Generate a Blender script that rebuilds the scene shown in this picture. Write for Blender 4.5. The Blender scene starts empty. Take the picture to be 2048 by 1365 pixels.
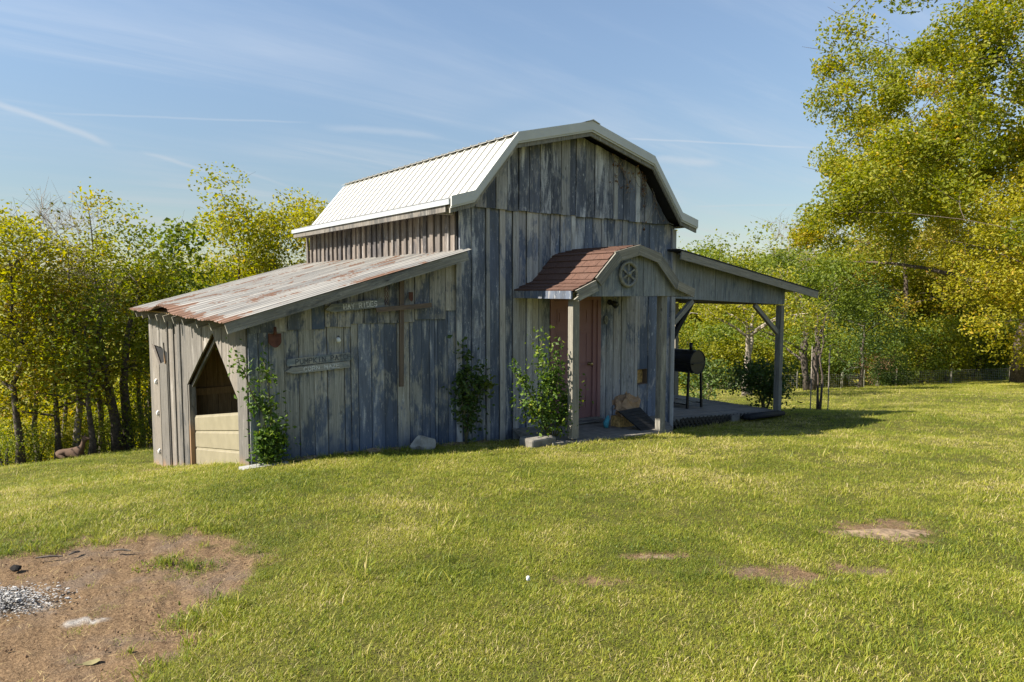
import bpy, math, random
import numpy as np
from mathutils import Vector, Matrix
R = math.radians
rnd = random.Random(7)
sc = bpy.context.scene
COL = sc.collection

# ------------------------------------------------------------------ camera
CAM = (-5.36, -8.305, 2.2); YAW = 37.4; PITCH = 4.23
cd = bpy.data.cameras.new('camera'); cd.lens = 24.0; cd.sensor_width = 36.0
cd.clip_start = 0.05; cd.clip_end = 3000
cam = bpy.data.objects.new('camera', cd); COL.objects.link(cam)
cam.location = CAM; cam.rotation_euler = (R(90 - PITCH), 0, R(-YAW)); sc.camera = cam

# ------------------------------------------------------------------ light
SUN_EL = 42.0
SUN_DIR = Vector((1.0, -0.33, 0)).normalized()          # horizontal travel direction of the sunlight
sd = Vector((SUN_DIR.x * math.cos(R(SUN_EL)), SUN_DIR.y * math.cos(R(SUN_EL)), -math.sin(R(SUN_EL))))
sl = bpy.data.lights.new('sun', 'SUN'); sl.energy = 5.0; sl.angle = R(0.55); sl.color = (1.0, 0.92, 0.78)
so = bpy.data.objects.new('sun', sl); COL.objects.link(so)
so.rotation_euler = sd.to_track_quat('-Z', 'Y').to_euler(); so.location = (-20, 5, 20)
SKY_STRENGTH = 0.069
W = bpy.data.worlds.new('World'); sc.world = W; W.use_nodes = True
sc.view_settings.view_transform = 'Standard'; sc.view_settings.look = 'None'
sc.view_settings.exposure = 1.28; sc.view_settings.gamma = 1.0
sc.view_settings.use_curve_mapping = False

def cam_ray(px, py):                                    # sky direction seen at a spot of the 2048 x 1365 photograph
    f = 1365.0; y, p = R(YAW), R(PITCH)
    fw = Vector((math.sin(y) * math.cos(p), math.cos(y) * math.cos(p), -math.sin(p)))
    rt = Vector((math.cos(y), -math.sin(y), 0)); up = rt.cross(fw)
    return (fw + rt * ((px - 1024) / f) - up * ((py - 682.5) / f)).normalized()

def build_world():
    nt = W.node_tree; nt.nodes.clear(); N = nt.nodes.new; L = nt.links.new
    out = N('ShaderNodeOutputWorld'); bg = N('ShaderNodeBackground'); bg.inputs[1].default_value = SKY_STRENGTH
    sky = N('ShaderNodeTexSky'); sky.sky_type = 'NISHITA'; sky.sun_disc = False
    sky.sun_elevation = R(SUN_EL)
    to_sun = -SUN_DIR
    sky.sun_rotation = math.atan2(to_sun.x, to_sun.y)
    sky.altitude = 200; sky.air_density = 1.15; sky.dust_density = 0.0; sky.ozone_density = 1.6
    tc = N('ShaderNodeTexCoord')
    def math_(op, a, b=None, clamp=False):
        n = N('ShaderNodeMath'); n.operation = op; n.use_clamp = clamp
        for i, v in enumerate((a, b)):
            if v is None: continue
            if isinstance(v, (int, float)): n.inputs[i].default_value = v
            else: L(v, n.inputs[i])
        return n.outputs[0]
    def vdot(v):
        n = N('ShaderNodeVectorMath'); n.operation = 'DOT_PRODUCT'; L(tc.outputs['Generated'], n.inputs[0]); n.inputs[1].default_value = v
        return n.outputs['Value']
    sep = N('ShaderNodeSeparateXYZ'); L(tc.outputs['Generated'], sep.inputs[0])
    zz = math_('ADD', math_('MAXIMUM', sep.outputs[2], 0.0), 0.10)
    cb = N('ShaderNodeCombineXYZ'); L(math_('DIVIDE', sep.outputs[0], zz), cb.inputs[0]); L(math_('DIVIDE', sep.outputs[1], zz), cb.inputs[1])
    def cirrus(rot, scale, lo, hi, seed, det=7, dist=0.6):
        mp = N('ShaderNodeMapping'); mp.inputs['Rotation'].default_value = (0, 0, R(rot)); mp.inputs['Scale'].default_value = scale
        mp.inputs['Location'].default_value = (seed, seed * 1.7, 0)
        L(cb.outputs[0], mp.inputs[0])
        n = N('ShaderNodeTexNoise'); n.inputs['Scale'].default_value = 1.0; n.inputs['Detail'].default_value = det
        n.inputs['Roughness'].default_value = 0.62; n.inputs['Distortion'].default_value = dist; L(mp.outputs[0], n.inputs['Vector'])
        mr = N('ShaderNodeMapRange'); mr.interpolation_type = 'SMOOTHSTEP'; mr.inputs[1].default_value = lo; mr.inputs[2].default_value = hi
        L(n.outputs[0], mr.inputs[0]); return mr.outputs[0]
    c1 = cirrus(-22, (0.28, 1.5, 1), 0.42, 0.80, 3.1)
    c2 = cirrus(-48, (0.22, 1.9, 1), 0.44, 0.80, 9.7, 8, 1.0)
    big = cirrus(10, (0.35, 0.45, 1), 0.34, 0.62, 21.3, 3, 0.2)
    hz = N('ShaderNodeMapRange'); hz.interpolation_type = 'SMOOTHSTEP'; L(sep.outputs[2], hz.inputs[0])
    hz.inputs[1].default_value = 0.42; hz.inputs[2].default_value = 0.12; hz.inputs[3].default_value = 0.35; hz.inputs[4].default_value = 1.0
    cloud = math_('MULTIPLY', math_('MULTIPLY', math_('ADD', math_('MULTIPLY', c1, 0.75), math_('MULTIPLY', c2, 0.6)), big), hz.outputs[0], True)
    def contrail(a, b, width, strength, soft):
        d1, d2 = cam_ray(*a), cam_ray(*b); n = d1.cross(d2).normalized(); mid = (d1 + d2).normalized()
        half = math.acos(max(-1, min(1, d1.dot(mid))))
        nz = N('ShaderNodeTexNoise'); nz.inputs['Scale'].default_value = 14; nz.inputs['Detail'].default_value = 5; L(tc.outputs['Generated'], nz.inputs['Vector'])
        wob = math_('MULTIPLY', math_('SUBTRACT', nz.outputs[0], 0.5), width * 2.0)
        dd = math_('ABSOLUTE', math_('ADD', vdot(n), wob))
        m = N('ShaderNodeMapRange'); m.interpolation_type = 'SMOOTHSTEP'; m.inputs[1].default_value = width; m.inputs[2].default_value = 0.0; L(dd, m.inputs[0])
        al = N('ShaderNodeMapRange'); al.interpolation_type = 'SMOOTHSTEP'; L(vdot(mid), al.inputs[0])
        al.inputs[1].default_value = math.cos(half); al.inputs[2].default_value = math.cos(half * soft)
        return math_('MULTIPLY', math_('MULTIPLY', m.outputs[0], al.outputs[0]), strength * 0.78)
    for a, b, w_, s_, f_ in [((-60, 186), (240, 298), 0.0060, 0.55, 0.5), ((60, 226), (640, 246), 0.0022, 0.28, 0.6),
                             ((270, 300), (490, 362), 0.0040, 0.42, 0.4), ((470, 336), (590, 378), 0.0034, 0.25, 0.4),
                             ((1230, 276), (1640, 297), 0.0020, 0.42, 0.7), ((620, 250), (900, 276), 0.008, 0.32, 0.3),
                             ((1290, 318), (1450, 328), 0.008, 0.50, 0.3), ((1380, 412), (1620, 411), 0.0022, 0.38, 0.6)]:
        cloud = math_('ADD', cloud, contrail(a, b, w_, s_, f_), True)
    mx = N('ShaderNodeMix'); mx.data_type = 'RGBA'; L(math_('MULTIPLY', cloud, 0.75), mx.inputs[0])
    hs = N('ShaderNodeHueSaturation'); hs.inputs['Saturation'].default_value = 0.95; hs.inputs['Value'].default_value = 1.0
    L(sky.outputs[0], hs.inputs['Color']); L(hs.outputs[0], mx.inputs[6]); mx.inputs[7].default_value = (6.2, 6.3, 6.5, 1)
    low = N('ShaderNodeMapRange'); low.interpolation_type = 'SMOOTHSTEP'; L(sep.outputs[2], low.inputs[0]); low.inputs[1].default_value = 0.0; low.inputs[2].default_value = 0.42; low.inputs[3].default_value = 0.56; low.inputs[4].default_value = 1.0
    dim = N('ShaderNodeVectorMath'); dim.operation = 'SCALE'; L(mx.outputs[2], dim.inputs[0]); L(low.outputs[0], dim.inputs['Scale']); L(dim.outputs[0], bg.inputs[0]); L(bg.outputs[0], out.inputs[0])
build_world()

# ------------------------------------------------------------------ material helpers
class G:
    def __init__(s, name):
        s.m = bpy.data.materials.new(name); s.m.use_nodes = True; s.nt = s.m.node_tree; s.nt.nodes.clear()
        s.out = s.N('ShaderNodeOutputMaterial'); s.b = s.N('ShaderNodeBsdfPrincipled'); s.L(s.b.outputs[0], s.out.inputs[0])
        s.tc = s.N('ShaderNodeTexCoord'); s.oi = s.N('ShaderNodeObjectInfo'); s.geo = s.N('ShaderNodeNewGeometry')
    def N(s, t): return s.nt.nodes.new(t)
    def L(s, a, b): s.nt.links.new(a, b)
    def put(s, sock, v):
        if v is None: return
        if isinstance(v, (int, float)): sock.default_value = v
        elif isinstance(v, (tuple, list)): sock.default_value = tuple(v) + ((1,) if len(v) == 3 and sock.type == 'RGBA' else ())
        else: s.L(v, sock)
    def math(s, op, a, b=None, clamp=False):
        n = s.N('ShaderNodeMath'); n.operation = op; n.use_clamp = clamp; s.put(n.inputs[0], a); s.put(n.inputs[1], b); return n.outputs[0]
    def coord(s, scale, rnd=0.0, world=False, rot=(0, 0, 0)):
        v = s.geo.outputs['Position'] if world else s.tc.outputs['Object']
        if rnd:
            m = s.N('ShaderNodeVectorMath'); m.operation = 'SCALE'; m.inputs[0].default_value = (37.1, 91.7, 53.3); s.L(s.oi.outputs['Random'], m.inputs['Scale'])
            a = s.N('ShaderNodeVectorMath'); a.operation = 'ADD'; s.L(v, a.inputs[0]); s.L(m.outputs[0], a.inputs[1]); v = a.outputs[0]
        mp = s.N('ShaderNodeMapping'); mp.inputs['Scale'].default_value = scale; mp.inputs['Rotation'].default_value = rot; s.L(v, mp.inputs[0]); return mp.outputs[0]
    def noise(s, vec, scale=1.0, det=4, rough=0.55, dist=0.0):
        n = s.N('ShaderNodeTexNoise'); n.inputs['Scale'].default_value = scale; n.inputs['Detail'].default_value = det
        n.inputs['Roughness'].default_value = rough; n.inputs['Distortion'].default_value = dist; s.L(vec, n.inputs['Vector']); return n.outputs[0]
    def step(s, v, lo, hi, a=0.0, b=1.0):
        n = s.N('ShaderNodeMapRange'); n.interpolation_type = 'SMOOTHSTEP'; s.put(n.inputs[0], v)
        s.put(n.inputs[1], lo); s.put(n.inputs[2], hi); s.put(n.inputs[3], a); s.put(n.inputs[4], b); return n.outputs[0]
    def mix(s, f, a, b, mode='MIX'):
        n = s.N('ShaderNodeMix'); n.data_type = 'RGBA'; n.blend_type = mode; s.put(n.inputs[0], f); s.put(n.inputs[6], a); s.put(n.inputs[7], b); return n.outputs[2]
    def rnd(s, k=1.0, off=0.0):
        return s.math('FRACT', s.math('ADD', s.math('MULTIPLY', s.oi.outputs['Random'], k), off))
    def bump(s, h, strength=0.4, dist=0.01):
        n = s.N('ShaderNodeBump'); n.inputs['Strength'].default_value = strength; n.inputs['Distance'].default_value = dist; s.L(h, n.inputs['Height']); s.L(n.outputs[0], s.b.inputs['Normal'])
    def fin(s, col, rough=0.8, spec=0.3, metal=0.0):
        s.put(s.b.inputs['Base Color'], col); s.put(s.b.inputs['Roughness'], rough); s.b.inputs['Specular IOR Level'].default_value = spec
        s.put(s.b.inputs['Metallic'], metal); return s.m

def wood(name, base, paint, pale, paint_amt, pale_amt, stain=None, stain_h=0.3, bias=0.075):
    """weathered board, grain along local Z; every board gets its own share of old paint and bare pale wood"""
    g = G(name)
    v1 = g.coord((7, 7, 1.1), 1); v2 = g.coord((60, 60, 2.2), 1); v3 = g.coord((3.2, 3.2, 1.5), 1); v4 = g.coord((22, 22, 5), 1)
    n1 = g.noise(v1, 1, 6, 0.62, 0.5); n2 = g.noise(v2, 1, 4, 0.6); n3 = g.noise(g.coord((1.7, 1.7, 1.0), 0, True), 1, 5, 0.62, 0.8); n4 = g.noise(v4, 1, 6, 0.7, 0.3)
    r1 = g.rnd(1.0); r2 = g.rnd(7.31, 0.17); r3 = g.rnd(13.7, 0.5)
    col = g.mix(g.step(n2, 0.3, 0.72), tuple(c * 0.62 for c in base), tuple(c * 1.15 for c in base))
    col = g.mix(g.step(r3, 0, 1, 0.0, 0.35), col, (base[0] * 1.0, base[1] * 0.86, base[2] * 0.7))
    # old paint, worn through along the grain
    amt = g.math('ADD', g.math('MULTIPLY', g.math('SUBTRACT', r1, 0.5), bias * 2), paint_amt)
    pm = g.math('ADD', g.math('MULTIPLY', n3, 0.62), g.math('MULTIPLY', n4, 0.38))
    pm = g.math('ADD', pm, g.math('SUBTRACT', amt, 0.5))
    mask = g.step(pm, 0.455, 0.545)
    pcol = g.mix(g.step(n1, 0.3, 0.7), tuple(c * 0.65 for c in paint), tuple(c * 1.35 for c in paint))
    col = g.mix(g.math('MULTIPLY', mask, 0.88), col, pcol)
    # pale scoured wood with circular-saw marks
    wv = g.N('ShaderNodeTexWave'); wv.wave_type = 'BANDS'; wv.bands_direction = 'Z'; wv.inputs['Scale'].default_value = 1.0
    wv.inputs['Distortion'].default_value = 3.0; wv.inputs['Detail'].default_value = 3.0; wv.inputs['Detail Scale'].default_value = 1.6
    g.L(g.coord((9, 9, 22), 1, rot=(R(24), R(18), 0)), wv.inputs['Vector'])
    am2 = g.math('ADD', g.math('MULTIPLY', g.math('SUBTRACT', r2, 0.5), bias * 2), pale_amt)
    qm = g.math('ADD', g.math('ADD', g.math('MULTIPLY', n1, 0.7), g.math('MULTIPLY', n4, 0.3)), g.math('SUBTRACT', am2, 0.5))
    qm = g.math('ADD', qm, g.math('MULTIPLY', g.math('SUBTRACT', wv.outputs['Fac'], 0.5), 0.06))
    col = g.mix(g.math('MULTIPLY', g.step(qm, 0.5, 0.62), 0.8), col, pale)
    n5 = g.noise(g.coord((34, 34, 7), 1), 1, 3, 0.7, 0.6)
    col = g.mix(g.math('MULTIPLY', g.step(n5, 0.60, 0.70), 0.55), col, pale)
    col = g.mix(g.math('MULTIPLY', g.step(n5, 0.40, 0.33), 0.5), col, tuple(c * 0.35 for c in base))
    # knots and nail streaks
    kn = g.N('ShaderNodeTexVoronoi'); kn.inputs['Scale'].default_value = 1.0; g.L(g.coord((6, 6, 2.3), 1), kn.inputs['Vector'])
    col = g.mix(g.step(kn.outputs['Distance'], 0.09, 0.04, 0, 0.75), col, tuple(c * 0.2 for c in base))
    if stain:
        sp = g.N('ShaderNodeSeparateXYZ'); g.L(g.tc.outputs['Object'], sp.inputs[0])
        zz = g.math('ADD', sp.outputs[2], g.math('MULTIPLY', g.math('SUBTRACT', n1, 0.5), stain_h * 1.4))
        col = g.mix(g.step(zz, stain_h, 0.0, 0, 0.8), col, stain)
    br = g.step(r3, 0, 1, 0.80, 1.14)
    mu = g.N('ShaderNodeVectorMath'); mu.operation = 'SCALE'; g.L(col, mu.inputs[0]); g.L(br, mu.inputs['Scale'])
    g.bump(g.math('ADD', g.math('MULTIPLY', n2, 0.7), g.math('MULTIPLY', n4, 0.5)), 0.55, 0.006)
    return g.fin(mu.outputs[0], 0.85, 0.2)

def plain(name, col, rough=0.7, metal=0.0, var=0.15, nscale=20, bump=0.15, spec=0.3):
    g = G(name); n = g.noise(g.coord((1, 1, 1), 1), nscale, 5, 0.6)
    c = g.mix(g.step(n, 0.3, 0.7), tuple(x * (1 - var) for x in col), tuple(min(1, x * (1 + var)) for x in col))
    if bump: g.bump(n, bump, 0.01)
    return g.fin(c, rough, spec, metal)

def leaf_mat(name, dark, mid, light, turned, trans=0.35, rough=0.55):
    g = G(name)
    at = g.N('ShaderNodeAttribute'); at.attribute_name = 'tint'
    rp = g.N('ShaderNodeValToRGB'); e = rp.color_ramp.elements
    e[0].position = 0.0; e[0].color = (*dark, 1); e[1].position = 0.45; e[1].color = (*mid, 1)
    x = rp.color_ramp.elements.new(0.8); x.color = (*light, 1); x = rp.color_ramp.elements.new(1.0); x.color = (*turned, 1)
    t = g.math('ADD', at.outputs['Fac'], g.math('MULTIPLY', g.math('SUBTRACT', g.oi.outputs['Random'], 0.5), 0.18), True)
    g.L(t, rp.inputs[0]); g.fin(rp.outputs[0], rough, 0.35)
    tr = g.N('ShaderNodeBsdfTranslucent'); hs = g.N('ShaderNodeHueSaturation'); hs.inputs['Saturation'].default_value = 1.1; hs.inputs['Value'].default_value = 1.5
    g.L(rp.outputs[0], hs.inputs['Color']); g.L(hs.outputs[0], tr.inputs[0])
    ms = g.N('ShaderNodeMixShader'); ms.inputs[0].default_value = trans; g.L(g.b.outputs[0], ms.inputs[1]); g.L(tr.outputs[0], ms.inputs[2]); g.L(ms.outputs[0], g.out.inputs[0])
    return g.m

M = {}
GREY = (0.215, 0.20, 0.18)
M['blue'] = wood('weathered_blue_boards', (0.345, 0.345, 0.355), (0.092, 0.116, 0.168), (0.58, 0.58, 0.58), 0.53, 0.44, stain=(0.08, 0.105, 0.155), stain_h=0.35)
M['gable'] = wood('weathered_gable_boards', (0.29, 0.295, 0.315), (0.082, 0.097, 0.136), (0.62, 0.625, 0.64), 0.535, 0.475)
M['batten'] = wood('weathered_battens', (0.39, 0.388, 0.385), (0.14, 0.163, 0.21), (0.57, 0.56, 0.545), 0.44, 0.46)
M['lean'] = wood('lean_to_boards', (0.375, 0.365, 0.325), (0.094, 0.119, 0.172), (0.57, 0.55, 0.50), 0.525, 0.43, stain=(0.08, 0.11, 0.17), stain_h=0.5)
M['leanup'] = wood('lean_to_upper_boards', (0.34, 0.33, 0.30), (0.074, 0.090, 0.124), (0.54, 0.52, 0.475), 0.51, 0.42)
M['side'] = wood('bare_grey_boards', (0.18, 0.168, 0.155), (0.085, 0.084, 0.084), (0.31, 0.29, 0.27), 0.42, 0.44, stain=(0.33, 0.20, 0.11), stain_h=0.22)
M['side_clean'] = wood('bare_grey_upper_boards', (0.18, 0.168, 0.155), (0.085, 0.084, 0.084), (0.31, 0.29, 0.27), 0.42, 0.44)
M['bside'] = wood('barn_side_boards', (0.17, 0.15, 0.14), (0.065, 0.062, 0.068), (0.36, 0.335, 0.325), 0.45, 0.44)
M['inner'] = wood('inner_boards', (0.36, 0.24, 0.13), (0.20, 0.135, 0.075), (0.44, 0.32, 0.19), 0.40, 0.40)
M['fascia'] = wood('weathered_fascia', (0.25, 0.24, 0.21), (0.11, 0.115, 0.115), (0.40, 0.38, 0.33), 0.36, 0.42)
M['deck'] = wood('deck_boards', (0.21, 0.20, 0.19), (0.10, 0.10, 0.10), (0.30, 0.29, 0.27), 0.42, 0.42)
M['signw'] = wood('sign_boards', (0.30, 0.30, 0.28), (0.14, 0.17, 0.19), (0.42, 0.42, 0.40), 0.45, 0.42)
M['brownw'] = wood('brown_boards', (0.15, 0.115, 0.09), (0.09, 0.07, 0.06), (0.23, 0.19, 0.16), 0.42, 0.34)
M['pavw'] = wood('pavilion_panel', (0.26, 0.28, 0.295), (0.13, 0.155, 0.185), (0.42, 0.44, 0.44), 0.47, 0.34)
M['dark'] = plain('shade_dark_backing', (0.018, 0.018, 0.02), 0.95)  # near-black colour stands in for shade behind board gaps and holes
M['white_metal'] = plain('white_painted_roof_metal', (0.53, 0.52, 0.495), 0.42, 0, 0.03, 3, 0.02, 0.4)
M['trim_metal'] = plain('cream_trim_metal', (0.47, 0.475, 0.462), 0.45, 0, 0.05, 3, 0.02, 0.4)
M['white_trim'] = plain('white_eave_metal', (0.36, 0.385, 0.41), 0.45, 0, 0.05, 4, 0.02)
M['black_iron'] = plain('black_iron', (0.012, 0.012, 0.013), 0.42, 0.0, 0.2, 30, 0.08, 0.5)
M['brass'] = plain('tarnished_brass', (0.35, 0.27, 0.13), 0.35, 0.9, 0.1)
M['concrete'] = plain('old_concrete', (0.17, 0.158, 0.14), 0.9, 0, 0.25, 9, 0.4)
M['stone'] = plain('pale_limestone', (0.34, 0.315, 0.27), 0.9, 0, 0.3, 8, 0.6)
M['flag'] = plain('sandstone_flag', (0.20, 0.143, 0.092), 0.9, 0, 0.45, 16, 1.0)
M['rust'] = plain('rusty_steel', (0.105, 0.043, 0.028), 0.85, 0, 0.3, 12, 0.4)
M['wheelw'] = plain('grey_painted_iron', (0.20, 0.195, 0.165), 0.7, 0, 0.25, 20, 0.2)
M['wire'] = plain('galvanised_wire', (0.36, 0.36, 0.35), 0.5, 0.3, 0.1)
M['white'] = plain('white_plastic', (0.72, 0.72, 0.70), 0.5, 0, 0.05)
M['rubber'] = plain('black_rubber', (0.016, 0.017, 0.02), 0.75, 0, 0.3, 25, 0.3)
M['paper'] = plain('brown_paper', (0.34, 0.22, 0.13), 0.85, 0, 0.2, 6, 0.3)
M['osb'] = plain('strand_board', (0.42, 0.27, 0.10), 0.8, 0, 0.5, 26, 0.3)
M['cyan'] = plain('faded_blue_plastic', (0.06, 0.28, 0.36), 0.6)
M['siding'] = plain('tan_metal_siding', (0.235, 0.207, 0.148), 0.5, 0, 0.08, 5, 0.05)
M['deer'] = plain('brown_decoy', (0.095, 0.058, 0.040), 0.85, 0, 0.15, 12, 0.2)
M['bark'] = plain('grey_brown_bark', (0.085, 0.066, 0.052), 0.95, 0, 0.45, 14, 1.0)
M['barkd'] = plain('dark_bark', (0.085, 0.070, 0.058), 0.95, 0, 0.45, 14, 1.0)
M['barkp'] = plain('pale_bark', (0.28, 0.24, 0.20), 0.95, 0, 0.4, 9, 1.0)
M['twig'] = plain('grey_dead_twigs', (0.22, 0.19, 0.165), 0.95, 0, 0.3, 9, 0.3)
M['stem'] = plain('green_brown_stems', (0.12, 0.11, 0.05), 0.8)
M['straw'] = plain('dry_straw', (0.36, 0.27, 0.13), 0.9)
M['leaf_yellow'] = leaf_mat('leaves_yellow_green', (0.092, 0.115, 0.010), (0.228, 0.230, 0.014), (0.345, 0.312, 0.021), (0.45, 0.31, 0.03), 0.48)
M['leaf_green'] = leaf_mat('leaves_mid_green', (0.055, 0.090, 0.012), (0.135, 0.175, 0.016), (0.215, 0.245, 0.022), (0.30, 0.27, 0.03), 0.40)
M['leaf_maple'] = leaf_mat('leaves_maple_green', (0.074, 0.105, 0.011), (0.190, 0.212, 0.017), (0.300, 0.288, 0.022), (0.42, 0.30, 0.032), 0.48)
M['leaf_dark'] = leaf_mat('leaves_dark_green', (0.022, 0.044, 0.010), (0.046, 0.084, 0.015), (0.078, 0.120, 0.020), (0.12, 0.15, 0.02), 0.25)
M['leaf_olive'] = leaf_mat('leaves_olive_turning', (0.090, 0.095, 0.012), (0.205, 0.190, 0.018), (0.300, 0.245, 0.025), (0.38, 0.21, 0.04), 0.42)
M['leaf_vine'] = leaf_mat('leaves_bright_shrub', (0.035, 0.072, 0.012), (0.085, 0.150, 0.018), (0.165, 0.220, 0.022), (0.34, 0.34, 0.03))
M['leaf_brown'] = leaf_mat('leaves_dead_brown', (0.08, 0.04, 0.02), (0.16, 0.085, 0.04), (0.24, 0.13, 0.06), (0.30, 0.17, 0.08), 0.2)

def shingle_mat():
    g = G('red_brown_shingles'); n = g.noise(g.coord((1, 1, 1), 1), 60, 4, 0.7); n2 = g.noise(g.coord((1, 1, 1), 1), 5, 3)
    c = g.mix(g.step(n, 0.3, 0.7), (0.070, 0.041, 0.033), (0.142, 0.080, 0.060))
    c = g.mix(g.step(n2, 0.45, 0.75, 0, 0.5), c, (0.11, 0.072, 0.06)); g.bump(n, 0.5, 0.006); return g.fin(c, 0.95, 0.15)
M['shingle'] = shingle_mat()
def tin_mat():
    g = G('rusty_galvanised_tin')
    n = g.noise(g.coord((1.3, 2.6, 1), 0, True), 1, 6, 0.62, 0.6); n2 = g.noise(g.coord((0.7, 9, 1), 1), 1, 4, 0.6); n3 = g.noise(g.coord((1, 1, 1), 1), 25, 3)
    c = g.mix(g.step(n2, 0.3, 0.7), (0.19, 0.185, 0.178), (0.34, 0.325, 0.30))
    sp = g.N('ShaderNodeSeparateXYZ'); g.L(g.tc.outputs['Object'], sp.inputs[0])
    edge = g.step(sp.outputs[0], 0.28, 0.0, 0, 0.17)                      # rust creeping in from the eave
    rm = g.math('ADD', g.math('ADD', g.math('MULTIPLY', n, 0.8), g.math('MULTIPLY', n3, 0.2)), edge)
    rc = g.mix(n3, (0.115, 0.055, 0.030), (0.22, 0.115, 0.068))
    c = g.mix(g.step(rm, 0.535, 0.60, 0, 0.92), c, rc); g.bump(n3, 0.1, 0.004)
    return g.fin(c, 0.6, 0.35, 0.05)
M['tin'] = tin_mat()
def door_mat():
    g = G('faded_maroon_door'); n = g.noise(g.coord((1, 1, 1)), 3, 4); n2 = g.noise(g.coord((30, 30, 3)), 1, 3)
    c = g.mix(n, (0.20, 0.098, 0.10), (0.27, 0.142, 0.14)); c = g.mix(g.step(n2, 0.6, 0.8, 0, 0.25), c, (0.36, 0.22, 0.19)); return g.fin(c, 0.6, 0.3)
M['door'] = door_mat()

# ------------------------------------------------------------------ mesh helpers
def link(name, me, mat, parent=None, mw=None):
    o = bpy.data.objects.new(name, me); COL.objects.link(o)
    if mat is not None and len(me.materials) == 0: me.materials.append(mat)
    if parent is not None: o.parent = parent
    if mw is not None: o.matrix_basis = mw if isinstance(mw, Matrix) else Matrix.Translation(Vector(mw))
    return o
def pymesh(name, v, f, smooth=False):
    me = bpy.data.meshes.new(name); me.from_pydata([tuple(p) for p in v], [], f); me.update()
    if smooth: me.shade_smooth()
    return me
def tag(o, label=None, cat=None, group=None, kind=None):
    if label: o['label'] = label
    if cat: o['category'] = cat
    if group: o['group'] = group
    if kind: o['kind'] = kind
    return o
def empty(name, loc=(0, 0, 0), rz=0):
    o = bpy.data.objects.new(name, None); COL.objects.link(o); o.location = loc; o.rotation_euler = (0, 0, rz); o.empty_display_size = 0.1; return o
class MB:
    def __init__(s): s.v = []; s.f = []
    def add(s, v, f):
        o = len(s.v); s.v += [tuple(p) for p in v]; s.f += [tuple(i + o for i in q) for q in f]; return s
    def box(s, x0, y0, z0, x1, y1, z1):
        return s.add([(x0, y0, z0), (x1, y0, z0), (x1, y1, z0), (x0, y1, z0), (x0, y0, z1), (x1, y0, z1), (x1, y1, z1), (x0, y1, z1)],
                     [(0, 3, 2, 1), (4, 5, 6, 7), (0, 1, 5, 4), (1, 2, 6, 5), (2, 3, 7, 6), (3, 0, 4, 7)])
    def prism(s, poly, ax, d0, d1):                      # poly in the two other axes, extruded along axis ax
        n = len(poly)
        def p(q, d):
            q = list(q); q.insert(ax, d); return q
        A = sum(poly[i][0] * poly[(i + 1) % n][1] - poly[(i + 1) % n][0] * poly[i][1] for i in range(n))
        if (A < 0) != (ax == 1): poly = poly[::-1]
        v = [p(q, d0) for q in poly] + [p(q, d1) for q in poly]
        f = [tuple(range(n))[::-1], tuple(range(n, 2 * n))] + [(i, (i + 1) % n, n + (i + 1) % n, n + i) for i in range(n)]
        if d1 < d0: f = [q[::-1] for q in f]
        return s.add(v, f)
    def tube(s, pts, rad, n=6, cap=True):
        pts = [Vector(p) for p in pts]; rad = rad if isinstance(rad, (list, tuple)) else [rad] * len(pts)
        o = len(s.v); up = None
        for i, p in enumerate(pts):
            d = (pts[min(i + 1, len(pts) - 1)] - pts[max(i - 1, 0)]).normalized()
            if up is None: up = d.orthogonal().normalized()
            a = (up - d * up.dot(d)).normalized(); b = d.cross(a); up = a
            for k in range(n):
                t = 2 * math.pi * k / n; s.v.append(tuple(p + (a * math.cos(t) + b * math.sin(t)) * rad[i]))
        for i in range(len(pts) - 1):
            for k in range(n):
                s.f.append((o + i * n + k, o + i * n + (k + 1) % n, o + (i + 1) * n + (k + 1) % n, o + (i + 1) * n + k))
        if cap: s.f.append(tuple(o + k for k in range(n))[::-1]); e = o + (len(pts) - 1) * n; s.f.append(tuple(e + k for k in range(n)))
        return s
    def torus(s, c, Rr, r, ax=1, n=24, m=8):
        o = len(s.v)
        for i in range(n):
            a = 2 * math.pi * i / n
            for k in range(m):
                b = 2 * math.pi * k / m; q = [(Rr + r * math.cos(b)) * math.cos(a), (Rr + r * math.cos(b)) * math.sin(a)]; q.insert(ax, r * math.sin(b))
                s.v.append((c[0] + q[0], c[1] + q[1], c[2] + q[2]))
        for i in range(n):
            for k in range(m): s.f.append((o + i * m + k, o + i * m + (k + 1) % m, o + ((i + 1) % n) * m + (k + 1) % m, o + ((i + 1) % n) * m + k))
        return s
    def obj(s, name, mat, parent=None, loc=None, smooth=False):
        return link(name, pymesh(name, s.v, s.f, smooth), mat, parent, loc)
def bar(name, p0, p1, w, t, mat, parent, up=(0, 0, 1), ends=None, jag=0):
    """a straight timber with its grain along local Z; w across, t in the direction of up"""
    p0, p1 = Vector(p0), Vector(p1); d = p1 - p0; L_ = d.length; z = d.normalized(); y = Vector(up); y = (y - z * y.dot(z)).normalized(); x = y.cross(z)
    b = MB()
    if jag:                                               # broken, splintered end at local z = 0
        k = 9; r_ = random.Random(jag); zs = [r_.uniform(-0.06, 0.05) for _ in range(k + 1)]
        top = [(-w / 2 + w * i / k, zs[i]) for i in range(k + 1)]; b.prism(top + [(w / 2, L_), (-w / 2, L_)], 1, -t / 2, t / 2)
    else: b.box(-w / 2, -t / 2, 0, w / 2, t / 2, L_)
    return b.obj(name, mat, parent, Matrix.Translation(p0) @ Matrix((x, y, z)).transposed().to_4x4())

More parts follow.
